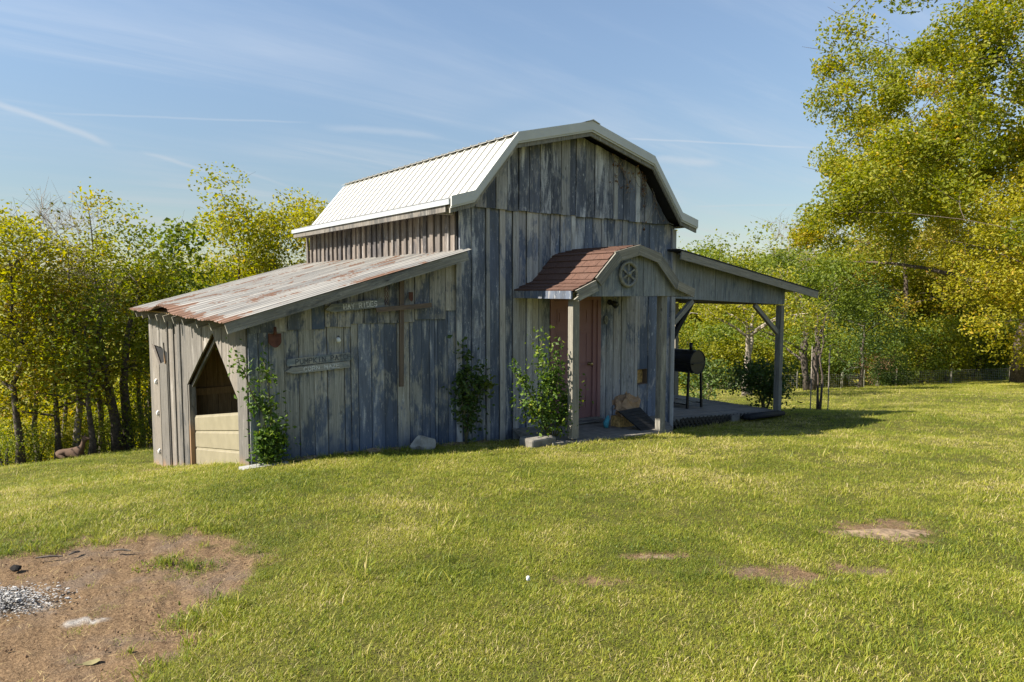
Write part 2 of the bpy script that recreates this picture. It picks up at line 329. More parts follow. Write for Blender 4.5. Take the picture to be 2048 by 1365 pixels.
# ------------------------------------------------------------------ terrain
_ctl = np.array([(-5.36, -8.3, .70), (-3.6, -6.1, .60), (-1.7, -7.4, .60), (-5.4, -4.7, .50), (-5.38, -2.25, .38), (-.12, -6.14, .43), (2.5, -8.0, .42),
    (-2.95, -.05, .10), (-1.7, 0, .06), (0, -.02, -.05), (.3, -1.45, .10), (1.5, -1.45, .05), (3.04, -1.35, -.07), (4.75, -.02, -.43), (7, -.02, -.53), (8.4, 0, -.56),
    (-2.95, 3.4, -.63), (-2.95, 6.4, -1.17), (-5.34, 8.67, -1.40), (-4, 10.8, -1.80), (-2.9, 13.7, -2.50), (2, 6, -1.0), (8.3, 2.8, -.85), (-12, 3, -.6),
    (11.1, -1.3, -.62), (12.15, .97, -1.0), (18.6, 7.4, -2.0), (18, 1.5, -1.34), (38.5, 13.5, -4.15), (48.7, 10.8, -4.35), (40.5, 4.5, -2.95), (54.5, 8.9, -4.45),
    (21.2, -.9, -1.3), (8, -4.64, -.23), (35, -6, -1.9), (20, 30, -5.2), (-8, 20, -5.0), (0, 40, -9), (60, 60, -8), (-40, 60, -12), (100, 100, -10), (100, 0, -6.5),
    (-30, 0, -1.5), (0, -30, 1.2), (-30, -30, .5), (50, -50, 0.0), (200, 200, -16), (-100, 200, -20), (200, -100, -6), (-150, -150, -4)], float)
def _tps_fit():
    P = _ctl[:, :2] / 50; n = len(P); d = np.linalg.norm(P[:, None] - P[None], axis=2)
    K = np.where(d > 0, d * d * np.log(np.maximum(d, 1e-9)), 0) + np.eye(n) * 1e-5
    A = np.zeros((n + 3, n + 3)); A[:n, :n] = K; A[:n, n] = 1; A[:n, n + 1:] = P; A[n, :n] = 1; A[n + 1:, :n] = P.T
    return np.linalg.solve(A, np.concatenate([_ctl[:, 2], np.zeros(3)]))
_w = _tps_fit()
def ground(x, y):
    x = np.asarray(x, float); y = np.asarray(y, float); sh = x.shape; q = np.stack([x.ravel(), y.ravel()], 1) / 50; P = _ctl[:, :2] / 50; n = len(P)
    out = np.empty(len(q))
    for i in range(0, len(q), 20000):
        a = q[i:i + 20000]; d2 = ((a[:, None] - P[None]) ** 2).sum(2); K = np.where(d2 > 0, 0.5 * d2 * np.log(np.maximum(d2, 1e-12)), 0)
        out[i:i + 20000] = K @ _w[:n] + _w[n] + a @ _w[n + 1:]
    r = np.hypot(x.ravel(), y.ravel()); t = np.clip((r - 110) / 90, 0, 1); t = t * t * (3 - 2 * t)
    return (out * (1 - t) - 14 * t).reshape(sh)
def gz(x, y): return float(ground(np.array([x]), np.array([y]))[0])
def vnoise(x, y, s, seed=0):
    x = np.asarray(x) * s; y = np.asarray(y) * s; xi = np.floor(x).astype(np.int64); yi = np.floor(y).astype(np.int64); fx = x - xi; fy = y - yi
    fx = fx * fx * (3 - 2 * fx); fy = fy * fy * (3 - 2 * fy)
    def h(a, b):
        n = (a * 374761393 + b * 668265263 + seed * 974711) & 0x7fffffff; n = ((n ^ (n >> 13)) * 1274126177) & 0x7fffffff; return ((n ^ (n >> 16)) & 0xffff) / 65535.0
    return (h(xi, yi) * (1 - fx) + h(xi + 1, yi) * fx) * (1 - fy) + (h(xi, yi + 1) * (1 - fx) + h(xi + 1, yi + 1) * fx) * fy
def fbm(x, y, s, seed=0, o=4):
    return sum(vnoise(x, y, s * 2 ** k, seed + k * 17) * 0.5 ** k for k in range(o)) / sum(0.5 ** k for k in range(o))
def ell(x, y, c, a, b, rot):
    dx, dy = x - c[0], y - c[1]; ca, sa = math.cos(rot), math.sin(rot); u = dx * ca + dy * sa; v = -dx * sa + dy * ca; return np.hypot(u / a, v / b)
VR = R(-37.4)                                           # rotation of the view's left-right direction on the ground
def bare(x, y):
    """0 = full turf, 1 = bare soil"""
    x = np.asarray(x, float); y = np.asarray(y, float); n = (fbm(x, y, 1.9, 3) - 0.5) * 1.25 + (fbm(x, y, 9, 8) - 0.5) * 0.8
    d = ell(x, y, (-5.62, -4.02), 1.38, 1.72, VR + 0.1) + n * 0.55
    m = np.clip((1.10 - d) / 0.34, 0, 1)
    for c, a, b, k in [((-1.78, -6.12), .40, .26, .85), ((-2.70, -5.56), .34, .13, .85), ((-.12, -6.12), .62, .34, .9), ((-2.09, -5.50), .26, .13, .9),
                       ((-1.2, -6.35), .42, .22, .7), ((0.75, -6.9), .45, .16, .6), ((-3.1, 4.6), .5, 1.6, .9)]:
        dd = ell(x, y, c, a, b, VR) + n * 1.1 + (fbm(x, y, 16, 19, 3) - .5) * 1.2; m = np.maximum(m, np.clip((1.05 - dd) / 0.8, 0, 1) * k)
    return m
def ashmask(x, y):
    n = fbm(x, y, 6, 31) - 0.5; n2 = fbm(x, y, 22, 40)
    d = np.minimum(ell(x, y, (-5.44, -3.62), .36, .20, VR) + n * 1.1, ell(x, y, (-5.08, -4.16), .15, .03, VR + .2) + n * 1.5)
    return np.clip((1.0 - d) / 0.5, 0, 1) * np.clip((n2 - 0.36) / 0.16, 0, 1)

def ground_mat():
    g = G('lawn_soil')
    v = g.coord((1, 1, 1), 0, True); n = g.noise(v, 0.35, 4); n2 = g.noise(v, 3.0, 5, 0.6); n3 = g.noise(v, 70, 4, 0.75); n4 = g.noise(v, 14, 4, 0.6)
    turf = g.mix(g.step(n2, 0.3, 0.7), (0.085, 0.095, 0.018), (0.13, 0.125, 0.030))
    turf = g.mix(g.step(n4, 0.5, 0.75, 0, 0.6), turf, (0.13, 0.105, 0.05))
    turf = g.mix(g.step(n3, 0.42, 0.62, 0, 0.75), turf, (0.035, 0.030, 0.012))
    far = g.mix(g.step(n, 0.35, 0.65), (0.22, 0.235, 0.025), (0.29, 0.265, 0.04))
    ln = g.N('ShaderNodeVectorMath'); ln.operation = 'LENGTH'; g.L(g.geo.outputs['Position'], ln.inputs[0])
    turf = g.mix(g.step(ln.outputs['Value'], 22, 45), turf, far)
    soil = g.mix(g.step(n3, 0.35, 0.7), (0.115, 0.073, 0.041), (0.265, 0.18, 0.105))
    soil = g.mix(g.step(n2, 0.45, 0.7, 0, 0.6), soil, (0.155, 0.122, 0.098)); soil = g.mix(g.step(n4, 0.58, 0.7, 0, 0.5), soil, (0.09, 0.05, 0.028))
    ab = g.N('ShaderNodeAttribute'); ab.attribute_name = 'bare'; aa = g.N('ShaderNodeAttribute'); aa.attribute_name = 'ash'
    c = g.mix(g.step(ab.outputs['Fac'], 0.2, 0.75), turf, soil)
    c = g.mix(g.math('MULTIPLY', aa.outputs['Fac'], g.step(n3, 0.3, 0.6, 0.45, 1)), c, (0.38, 0.365, 0.35))
    g.bump(g.math('ADD', n3, g.math('MULTIPLY', n4, 1.5)), 0.8, 0.02); return g.fin(c, 0.95, 0.1)
def build_ground():
    rs = list(np.arange(1.2, 9, 0.05)); r = 9.0; st = 0.06
    while r < 1500: st *= 1.05; r += st; rs.append(r)
    rs = np.array(rs); na = 560
    fine = np.linspace(-48, 48, 420, endpoint=False); coarse = np.linspace(48, 312, 140, endpoint=False); an = np.radians(np.concatenate([fine, coarse]) + YAW)
    Rr, A = np.meshgrid(rs, an, indexing='ij'); X = CAM[0] + Rr * np.sin(A); Y = CAM[1] + Rr * np.cos(A); Z = ground(X, Y)
    B = bare(X, Y) * (Rr < 30); H = ashmask(X, Y) * (Rr < 9)
    Z = Z + (fbm(X, Y, 1.1, 5) - .5) * .07 * (Rr < 40) - B * 0.02 + B * (fbm(X, Y, 14, 77, 3) - .5) * .035 + H * .006 + H * (fbm(X, Y, 30, 55, 2) - .5) * .014
    nr = len(rs); V = np.stack([X, Y, Z], 2).reshape(-1, 3)
    i = np.arange(nr - 1)[:, None]; j = np.arange(na)[None]; j2 = (j + 1) % na
    Q = np.stack([i * na + j, i * na + j2, (i + 1) * na + j2, (i + 1) * na + j], 2).reshape(-1, 4)[:, ::-1]
    me = fast_mesh('ground', V, Q, {'bare': B.ravel(), 'ash': H.ravel()}, True)
    # the patch under the camera
    o = link('ground', me, ground_mat()); tag(o, 'sloping lawn and bare soil under the barn', kind='structure')
    ce = pymesh('lawn_under_camera', [(CAM[0], CAM[1], gz(CAM[0], CAM[1]))] + [tuple(V[k]) for k in range(na)], [(0, (k + 1) % na + 1, k + 1) for k in range(na)])
    tag(link('ground_near', ce, o.data.materials[0]), 'lawn at the photographer\'s feet', kind='structure')
    return o
def fast_mesh(name, V, Q, attrs=None, smooth=False):
    V = np.ascontiguousarray(V, np.float32); Q = np.ascontiguousarray(Q, np.int32); k = Q.shape[1]
    me = bpy.data.meshes.new(name); me.vertices.add(len(V)); me.vertices.foreach_set('co', V.ravel())
    me.loops.add(Q.size); me.loops.foreach_set('vertex_index', Q.ravel()); me.polygons.add(len(Q))
    me.polygons.foreach_set('loop_start', np.arange(0, Q.size, k, dtype=np.int32))
    try: me.polygons.foreach_set('loop_total', np.full(len(Q), k, np.int32))
    except Exception: pass
    for a, d in (attrs or {}).items():
        at = me.attributes.new(a, 'FLOAT', 'POINT'); at.data.foreach_set('value', np.ascontiguousarray(d, np.float32))
    me.update(calc_edges=True)
    me.polygons.foreach_set('use_smooth', np.full(len(Q), smooth)); me.update()
    return me
build_ground()

# ------------------------------------------------------------------ barn
barn = tag(empty('barn', (0, 0, -0.4)), 'weathered grey-blue board barn with white gambrel roof, tin lean-to and side pavilion', 'barn')
BI = Matrix.Translation((0, 0, 0.4))                     # children are written in world metres
def under(o):                                            # keep world placement under the barn's empty
    o.matrix_basis = BI @ o.matrix_basis if o.parent == barn else o.matrix_basis; return o
def part(name, mb, mat, parent=barn, smooth=False):
    o = mb.obj(name, mat, parent, None, smooth); return under(o)
def pbar(name, *a, **k):
    o = bar(name, *a, **k); return under(o)

def plf(pts):
    xs = [p[0] for p in pts]; ys = [p[1] for p in pts]
    return lambda x: float(np.interp(x, xs, ys)), xs
def board(name, s0, s1, zb, zt, plane, off, thick, mat, parent, knots=(), gap=0.0055):
    """vertical board between s0 and s1; zb / zt are functions of s; plane 'F' faces -Y, 'L' faces -X, 'B' faces +Y inside"""
    a, b = s0 + gap, s1 - gap
    ks = [a] + [k for k in knots if a + 0.002 < k < b - 0.002] + [b]
    poly = [(k, zb(k)) for k in ks] + [(k, zt(k)) for k in reversed(ks)]
    sm = (a + b) / 2; z0 = min(p[1] for p in poly); th = thick + rnd.uniform(-0.004, 0.006); tw = rnd.uniform(-0.006, 0.006)
    loc = [(s - sm, z - z0) for s, z in poly]; n = len(loc); half = (b - a) / 2
    v = [(s, 0.0, z) for s, z in loc] + [(s, -(th + tw * s / max(half, .01)), z) for s, z in loc]
    f = [tuple(range(n)), tuple(range(n, 2 * n))[::-1]] + [(i, n + i, n + (i + 1) % n, (i + 1) % n) for i in range(n)]
    f = [q[::-1] for q in f]
    if plane == 'L':
        v = [(-(-y), -x, z) if False else (y, -x, z) for x, y, z in v]; loc3 = (-off, -0, 0)
        v = [(y, -x_, z) for (y, x_, z) in [(q[0], q[1], q[2]) for q in v]]
        v = [(p[0], p[1], p[2]) for p in v]; f = [q[::-1] for q in f]
        base = (BASE_L - off, sm, z0)
    else: base = (sm, BASE_F - off, z0)
    o = link(name, pymesh(name, v, f), mat, parent, base)
    if parent == barn: under(o)
    return o
BASE_F = 0.0; BASE_L = 0.0
def wall_part(name, poly, plane, d0, d1, mat):
    """backing behind the boards, coloured dark as shade in the gaps, as the parent part of its boards (parts sit in the barn's own frame)"""
    b = MB(); b.prism(poly, 1 if plane == 'F' else 0, d0, d1); o = b.obj(name, mat, barn); return under(o)
def child(o_parent):                                     # the parent part is placed by a pure translation: undo it for world-metre children
    return o_parent
def sub(name, o, parent):
    return o

# gambrel lines
WALLTOP = [(0, 3.36), (.10, 3.44), (.93, 4.33), (2.31, 4.68), (3.69, 4.33), (4.52, 3.44), (4.75, 3.36)]
ROOF = [(-.32, 3.44), (.07, 3.55), (.83, 4.45), (2.31, 4.82), (3.79, 4.45), (4.55, 3.55), (4.99, 3.44)]
wt, wk = plf(WALLTOP)
GX = [0.02, 0.23, 0.48, 0.55, 0.73, 0.84, 0.98, 1.09, 1.25, 1.36, 1.48, 1.56, 1.73, 1.94, 2.04, 2.16, 2.26, 2.49, 2.67, 2.87, 3.0, 3.18, 3.36, 3.48, 3.71, 3.85, 4.06, 4.32, 4.46, 4.74]
UX = [0.10, 0.27, 0.46, 0.64, 0.85, 1.07, 1.27, 1.49, 1.7, 1.92, 2.10, 2.24, 2.45, 2.66, 2.87, 3.09, 3.20, 3.33, 3.48, 3.64, 3.76, 3.88, 4.08, 4.22, 4.33, 4.5, 4.66]
# front wall: sheathing with the door and pet-door openings left out
fw_ = MB()
DX0, DX1, DZ1 = 1.74, 2.86, 2.12
HX0, HX1, HZ0, HZ1 = 3.80, 4.08, 0.51, 0.79
fw_.box(0.0, 0.004, -.6, DX0, 0.03, 3.36); fw_.box(DX0, 0.004, DZ1, DX1, 0.03, 3.36); fw_.box(DX1, 0.004, -.6, HX0, 0.03, 3.36)
fw_.box(HX0, 0.004, -.6, HX1, 0.03, HZ0); fw_.box(HX0, 0.004, HZ1, HX1, 0.03, 3.36); fw_.box(HX1, 0.004, -.6, 4.75, 0.03, 3.36)
fw_.prism(WALLTOP, 1, 0.004, 0.03)
front_wall = part('front_wall', fw_, M['dark'])
def flat(z): return lambda s: z
gf = lambda s: min(gz(s, -.05), 0.12) - 0.03
def front_boards():
    for i in range(len(GX) - 1):
        a, b = GX[i], GX[i + 1]; bat = (b - a) < 0.125
        off = 0.022 if bat else 0.0; nm = 'batten' if bat else 'plank'; mt = M['batten'] if bat else M['blue']
        cuts = sorted({a, b} | {c for c in (DX0, DX1, HX0, HX1) if a < c < b})
        for p, q in zip(cuts, cuts[1:]):
            mid = (p + q) / 2
            if q - p < 0.02: continue
            if DX0 < mid < DX1: board(nm, p, q, flat(DZ1), flat(3.43), 'F', off, 0.022, mt, front_wall)
            elif HX0 < mid < HX1 and not bat:
                board(nm, p, q, gf, flat(HZ0), 'F', off, 0.022, mt, front_wall); board(nm, p, q, flat(HZ1), flat(3.43), 'F', off, 0.022, mt, front_wall)
            else:
                zt = lambda s: min(3.43, wt(s)); board(nm, p, q, gf, zt, 'F', off, 0.022, mt, front_wall, wk)
    for i in range(len(UX) - 1):
        a, b = UX[i], UX[i + 1]; bat = i % 2 == 1
        lo = 3.40 + rnd.uniform(-.012, .012)
        board('gable_plank', a, b, flat(lo), wt, 'F', 0.044 + (0.012 if bat else 0), 0.022, M['batten'] if (bat and i % 3 == 0) else M['gable'], front_wall, wk)
front_wall.matrix_basis = BI
front_boards()

# side wall above the lean-to, rear and right-hand walls
side_wall = part('side_wall', MB().box(0.006, 0.03, -1.3, 0.03, 5.6, 3.36), M['dark'])
s = 0.03
while s < 5.55:
    e = min(s + 0.21, 5.58)
    board('plank', s, e, flat(2.55), flat(3.40), 'L', 0.0, 0.02, M['bside'], side_wall)
    board('batten', s + 0.13 + rnd.uniform(-.01, .01), s + 0.225, flat(2.57), flat(3.39), 'L', 0.026, 0.026, M['bside'], side_wall)
    s = e
part('rear_wall', MB().prism([(0.03, -1.3)] + [(x, z) for x, z in WALLTOP] + [(4.75, -1.3)], 1, 5.56, 5.6), M['side'])
rw = part('right_wall', MB().box(4.722, 0.03, -1.0, 4.75, 5.56, 3.36), M['dark'])
s = 0.03
while s < 5.5:
    o = MB().box(0, 0, 0, 0.022, 0.196, 4.1).obj('plank', M['blue'], rw, (4.752, s, -0.75)); s += 0.2
# main roof
roof = part('roof', MB().prism([(x, z - 0.05) for x, z in ROOF] + [(x, z - 0.062) for x, z in reversed(ROOF)], 1, -.28, 5.66), M['dark'])
roof_names = []
def roof_panels():
    nP = 7; y0, y1 = -0.33, 5.74; w = (y1 - y0) / nP
    lip = [0.0, 0.0, 0.05, 0.05, 0.0, 0.0]
    for k in range(6):
        p, q = Vector((ROOF[k][0], 0, ROOF[k][1])), Vector((ROOF[k + 1][0], 0, ROOF[k + 1][1]))
        d = (q - p).normalized(); n = Vector((-d.z, 0, d.x)); 
        if k == 2: p = p - d * 0.06
        if k == 3: q = q + d * 0.06
        lift = 0.0 if k in (1, 4) else (0.022 if k in (2, 3) else -0.006)
        for i in range(nP):
            prof = []
            for j in range(4):
                a = j * w / 4; prof += [(a, 0), (a + 0.005, 0.022), (a + 0.028, 0.022), (a + 0.034, 0)]
            prof.append((w + 0.004, 0)); m = len(prof); ya = y0 + i * w
            v = [tuple(pt + n * (h + lift) + Vector((0, ya + t, 0))) for pt in (p, q) for t, h in prof] + [tuple(pt + n * (h + lift - 0.004) + Vector((0, ya + t, 0))) for pt in (p, q) for t, h in prof]
            f = [(j, m + j, m + j + 1, j + 1) for j in range(m - 1)] + [(2 * m + j, 2 * m + j + 1, 3 * m + j + 1, 3 * m + j) for j in range(m - 1)]
            f += [(j, j + 1, 2 * m + j + 1, 2 * m + j) for j in range(m - 1)] + [(m + j, 3 * m + j, 3 * m + j + 1, m + j + 1) for j in range(m - 1)]
            link('roof_panel', pymesh('roof_panel', v, f), M['white_metal'], roof)
roof.matrix_basis = BI; roof_panels()
def rake(y, h0, h1, t, mat, name, pts=ROOF, ext=0.0):
    for k in range(len(pts) - 1):
        (x0, z0), (x1, z1) = pts[k], pts[k + 1]
        b = MB(); b.prism([(x0, z0 + h1), (x1, z1 + h1), (x1, z1 + h0), (x0, z0 + h0)], 1, y, y + t); part(name, b, mat)
rake(-.368, -.095, .042, .03, M['trim_metal'], 'rake_trim')
rake(-.352, -.122, -.095, .02, M['trim_metal'], 'trim_lip')
rake(-.330, -.185, -.115, .03, M['fascia'], 'rake_board')
# ridge cap
part('ridge_cap', MB().prism([(2.15, 4.83), (2.31, 4.885), (2.47, 4.83), (2.31, 4.868)], 1, -.385, 5.76), M['white_metal'])
part('eave_trim', MB().box(-.345, -.33, 3.37, -.325, 5.74, 3.44), M['white_trim'])
part('eave_board', MB().box(-.318, -.20, 3.28, -.283, 5.70, 3.375), M['side'])
part('soffit', MB().box(-.28, -.28, 3.36, 0.0, 5.66, 3.375), M['fascia'])
part('soffit', MB().box(4.76, -.28, 3.36, 4.97, 5.66, 3.375), M['fascia'])
for y in (0.05, 5.45): part('lookout', MB().box(-.28, y, 3.28, -.03, y + .05, 3.358), M['fascia'])

# ---- lean-to
LX = -2.95; LY1 = 6.2
lroof = lambda x: 2.765 + 0.28 * x
lean_wall = part('lean_to_wall', MB().prism([(LX + .03, -.9), (0, -.9), (0, lroof(0) - .12), (LX + .03, lroof(LX) - .12)], 1, 0.032, 0.05), M['inner'])
LLX = [-2.95, -2.83, -2.71, -2.52, -2.34, -2.15, -1.97, -1.74, -1.65, -1.55, -1.36, -1.17, -0.98, -0.79, -0.59, -0.47, -0.38, -0.33, -0.16, 0.0]
LUX = [-2.93, -2.8, -2.63, -2.48, -2.32, -2.17, -2.0, -1.83, -1.65, -1.46, -1.27, -1.09, -0.88, -0.71, -0.47, -0.21, 0.0]
lean_wall.matrix_basis = BI
BASE_F = 0.03
seam = lambda s: 1.70 if s < -2.5 else (1.715 if s < -2.0 else (1.735 if s < -1.66 else (1.765 if s < -.75 else (1.80 if s < -.22 else 1.92))))
gl = lambda s: gz(s, -.03) - 0.03
for i in range(len(LLX) - 1):
    o = board('plank', LLX[i], LLX[i + 1], gl, lambda s: min(1.86 if s < -.5 else 1.95, lroof(s) - .10), 'F', 0.0, 0.022, M['lean'], lean_wall, gap=0.0045)
for i in range(len(LUX) - 1):
    m_ = (LUX[i] + LUX[i + 1]) / 2; z = seam(m_) + rnd.uniform(-.005, .005)
    o = board('upper_plank', LUX[i], LUX[i + 1], flat(z), lambda s: lroof(s) - .085, 'F', 0.026, 0.02, M['lean'] if i == 5 else M['leanup'], lean_wall, gap=0.003)
    if i == 5: o['label'] = 'bare yellowish replacement board'
board('corner_batten', -0.055, 0.045, flat(-.08), flat(2.70), 'F', 0.062, 0.026, M['batten'], lean_wall)
BASE_F = 0.0
# left-hand wall with the tent-shaped opening
BASE_L = LX
OP = [(.40, .86), (1.55, 1.62), (3.14, .74)]
def lb(s): return gz(LX, s) - 0.04
def obot(s): return float(np.interp(s, [p[0] for p in OP], [p[1] for p in OP])) if .40 <= s <= 3.14 else lb(s)
left_wall = part('left_wall', MB().prism([(0.06, -1.3), (.40, -1.3), (.40, .86), (1.55, 1.64), (3.16, .74), (3.16, -1.6), (6.2, -1.6), (6.2, 1.83), (0.06, 1.83)], 0, LX + .003, LX + .02), M['dark'])  # near-black layer makes the hole at the broken boards read as shade
left_wall.matrix_basis = BI
part('wall_lining', MB().prism([(3.20, -1.6), (6.15, -1.6), (6.15, 1.80), (3.20, 1.80)], 0, LX + .03, LX + .04), M['inner'])
ZT = lambda s: 1.835
LYS = [0.02, .40, .74, 1.07, 1.5, 2.1, 3.14, 3.73, 4.15, 4.55, 5.16, 5.77, 6.2]
for a, b in zip(LYS, LYS[1:]):
    inside = .40 <= (a + b) / 2 <= 3.14
    zb = obot if inside else lb
    if abs(a - 4.55) < .01:                               # the split board with its upper half torn away
        board('plank', a, b, lambda s: 1.14 + .12 * (s - 4.55), ZT, 'L', 0, .022, M['side_clean'], left_wall)
        o = board('broken_plank', a, b, lb, lambda s: 1.0 - .18 * (s - 4.55), 'L', .012, .03, M['side'], left_wall); o['label'] = 'warped lower board broken off near the top'
        continue
    if abs(a - 5.16) < .01:
        board('plank', a, b, lambda s: 1.20, ZT, 'L', 0, .022, M['side_clean'], left_wall)
        board('broken_plank', a, b, lb, lambda s: 0.88 + .55 * (s - 5.16), 'L', .02, .03, M['side'], left_wall); continue
    board('plank', a, b, zb, ZT, 'L', 0, .024, M['side_clean' if inside else 'side'], left_wall, knots=[1.55] if a == 1.5 else [])
    if not inside and b - a > .5:
        pass
for s_ in (3.45, 3.95, 4.4): board('batten', s_, s_ + .07, lb, ZT, 'L', .024, .018, M['side'], left_wall)
bar_ = bar('torn_strip', (LX - .05, 4.62, .95), (LX - .09, 4.5, 1.32), .045, .02, M['side'], left_wall, (1, 0, 0))
part('opening_edge', MB().prism([(3.08, .74), (3.16, .74), (3.16, -.68), (3.08, -.68)], 0, LX - .01, LX + .09), M['side'])
pbar('opening_brace', (LX + .05, 3.10, .72), (LX + .05, 1.52, 1.60), .03, .05, M['side_clean'], barn, (0, .5, 1))
part('corner_post', MB().box(LX + .02, .30, -.2, LX + .11, .395, 1.8), M['side'])
BASE_L = 0.0
# lean-to rear wall; an unseen doorway gap with post added to let light in
lrear = part('lean_to_rear_wall', MB().prism([(LX, -1.5), (-1.15, -1.5), (-1.15, lroof(-1.15) - .1), (LX, 1.83)], 1, 6.17, 6.19), M['inner'])
lrear.matrix_basis = BI
part('light_gap_post', MB().box(-1.25, 6.04, -1.4, -1.14, 6.14, 2.25), M['inner'])
# boarded partition just inside the opening
inner_wall = part('inner_wall', MB().prism([(LX + .05, -1.2), (-1.3, -1.2), (-1.3, lroof(-1.3) - .12), (LX + .05, lroof(LX) - .10)], 1, 3.47, 3.49), M['dark']); inner_wall.matrix_basis = BI
x = LX + .16
while x < -1.4:
    w = rnd.uniform(.17, .21); e = min(x + w, -1.3)
    MB().prism([(0, 0), (e - x - .007, 0), (e - x - .007, lroof(e) + .9), (0, lroof(x) + .9)], 1, 0, .02).obj('plank', M['inner'], inner_wall, (x, 3.445, -1.05)); x = e
part('inner_rail', MB().box(LX + .15, 3.39, .52, -1.3, 3.44, .63), M['inner']); part('inner_post', MB().box(LX + .03, 3.36, -1.2, LX + .14, 3.45, 1.78), M['brownw'])
# tan metal siding closing the foot of the opening
zs = [-.85, -.52, -.25, .01, .25]
for k in range(4):
    z0, z1 = zs[k], zs[k + 1]
    b = MB()
    prof = [(0, z0), (-.014, z0 + .012), (-.014, z1 - .035), (-.006, z1 - .025), (0, z1), (.006, z1), (.006, z0)]
    v = [(LX + .07 + px, 3.09, pz) for px, pz in prof] + [(LX + .07 + px, .41, pz + .44) for px, pz in prof]; n = len(prof)
    b.add(v, [tuple(range(n)), tuple(range(n, 2 * n))[::-1]] + [(i, n + i, n + (i + 1) % n, (i + 1) % n) for i in range(n)])
    part('siding_strip', b, M['siding'])
pbar('toe_board', (LX - .05, 3.06, -.60), (LX - .05, 1.45, -.36), .17, .03, M['side'], barn, (1, 0, 0.25))
# lean-to roof: ribbed rusty tin sheets, lifted a little along the middle of the eave
lean_roof = part('lean_to_roof', MB().prism([(-3.15, lroof(-3.15) - .05), (0.0, lroof(0) - .05), (0.0, lroof(0) - .03), (-3.15, lroof(-3.15) - .03)], 1, -.25, 6.22), M['inner'])
lean_roof.matrix_basis = BI
def lift(x, y): return .11 * math.exp(-((y - 3.3) / .8) ** 2) * max(0, (-x - 1.6) / 1.6) + .007 * math.sin(y * 7.3) * max(0, (-x - 2.2))
nS = 9; y0, y1 = -.33, 6.30; w = (y1 - y0) / nS
for i in range(nS):
    prof = []
    for j in range(4):
        a = j * w / 4; prof += [(a, 0), (a + .05, .004), (a + .062, .017), (a + .082, .017), (a + .094, .004)]
    prof.append((w + .03, .002)); m = len(prof); xs = [-3.30 + rnd.uniform(-.02, .02), -3.1, -2.7, -2.0, -1.0, 0.0 if y0 + i * w > -.01 else 0.0]
    if i == 0: xs[-1] = 0.03
    v = [(X_ + 3.30, y0 + i * w + t, lroof(X_) + h + lift(X_, y0 + i * w + t) + .004 * (i % 2) + (-.006 * abs(math.sin(t * 40)) if k == 0 else 0)) for k, X_ in enumerate(xs) for t, h in prof]
    f = [(k * m + j, (k + 1) * m + j, (k + 1) * m + j + 1, k * m + j + 1) for k in range(len(xs) - 1) for j in range(m - 1)]
    f = [q[::-1] for q in f]
    o = link('tin_sheet', pymesh('tin_sheet', v, f), M['tin'], lean_roof, (-3.30, 0, 0))
    sm = o.modifiers.new('thickness', 'SOLIDIFY'); sm.thickness = .003
    bpy.context.view_layer.update()
pbar('rake_board', (-3.27, -.30, lroof(-3.27) - .075), (-0.02, -.30, lroof(-.02) - .075), .03, .125, M['fascia'], barn, (0, 0, 1))
for y in (-.12, .6, 1.3, 2.1, 2.75, 3.4, 4.0, 4.65, 5.3, 5.9):
    pbar('rafter', (-3.22, y, lroof(-3.22) - .105), (-.03, y, lroof(-.03) - .105), .045, .10, M['fascia'], barn, (0, 0, 1))
# hooks on the left wall
for y, z in ((5.35, .55), (5.3, -.02), (5.28, -.72)):
    b = MB(); b.tube([(LX - .06, y, z + .05), (LX - .085, y, z + .02), (LX - .085, y, z - .02), (LX - .06, y, z - .03)], .022, 8); part('white_knob', b, M['white'], smooth=True)

# ---- door
door = part('door', MB().box(1.82, .02, .06, 2.70, .06, 2.04), M['door']); door.matrix_basis = BI
def door_panel(x0, x1, z0, z1):
    b = MB(); e = .025
    b.box(x0, .012, z0, x1, .021, z0 + e); b.box(x0, .012, z1 - e, x1, .021, z1); b.box(x0, .012, z0 + e, x0 + e, .021, z1 - e); b.box(x1 - e, .012, z0 + e, x1, .021, z1 - e)
    q = .055; b.prism([(x0 + q, z0 + q), (x1 - q, z0 + q), (x1 - q, z1 - q), (x0 + q, z1 - q)], 1, .011, .022)
    b.obj('door_panel', M['door'], door)
for x0, x1 in ((1.92, 2.20), (2.32, 2.60)):
    for z0, z1 in ((.20, .78), (.95, 1.52), (1.64, 1.90)): door_panel(x0, x1, z0, z1)
kb = MB(); kb.tube([(2.63, .02, .97), (2.63, -.02, .97)], .028, 12); kb.tube([(2.63, -.02, .97), (2.63, -.035, .97), (2.63, -.06, .97), (2.63, -.072, .97)], [.015, .03, .03, .012], 12)
kb.obj('door_knob', M['brass'], door, None, True)
fr = MB(); fr.box(1.74, -.036, -.02, 1.815, .05, 2.12); fr.box(2.705, -.01, -.02, 2.79, .05, 2.12); fr.box(2.79, -.036, -.02, 2.86, .05, 2.12); fr.box(1.815, -.036, 2.045, 2.79, .05, 2.12)
part('door_frame', fr, M['door'])
part('threshold', MB().box(1.78, -.10, -.03, 2.82, .05, .055), M['concrete'])
for k in range(3):
    pbar('step_board', (1.70, -.17 - .14 * k, .045 - .062 * k + .0), (2.78 + .05 * k, -.17 - .14 * k, .03 - .062 * k), .115, .028, M['deck'], barn, (0, 0, 1))
part('pet_door', MB().box(HX0 - .01, .10, HZ0 - .02, HX1 + .01, .12, HZ1 + .02), M['osb'])
pd = MB(); pd.box(HX1 - .012, .002, HZ0, HX1, .10, HZ1); pd.box(HX0, .002, HZ1 - .012, HX1 - .012, .10, HZ1); pd.box(HX0, .002, HZ0, HX1 - .012, .10, HZ0 + .012); part('pet_door_frame', pd, M['brownw'])

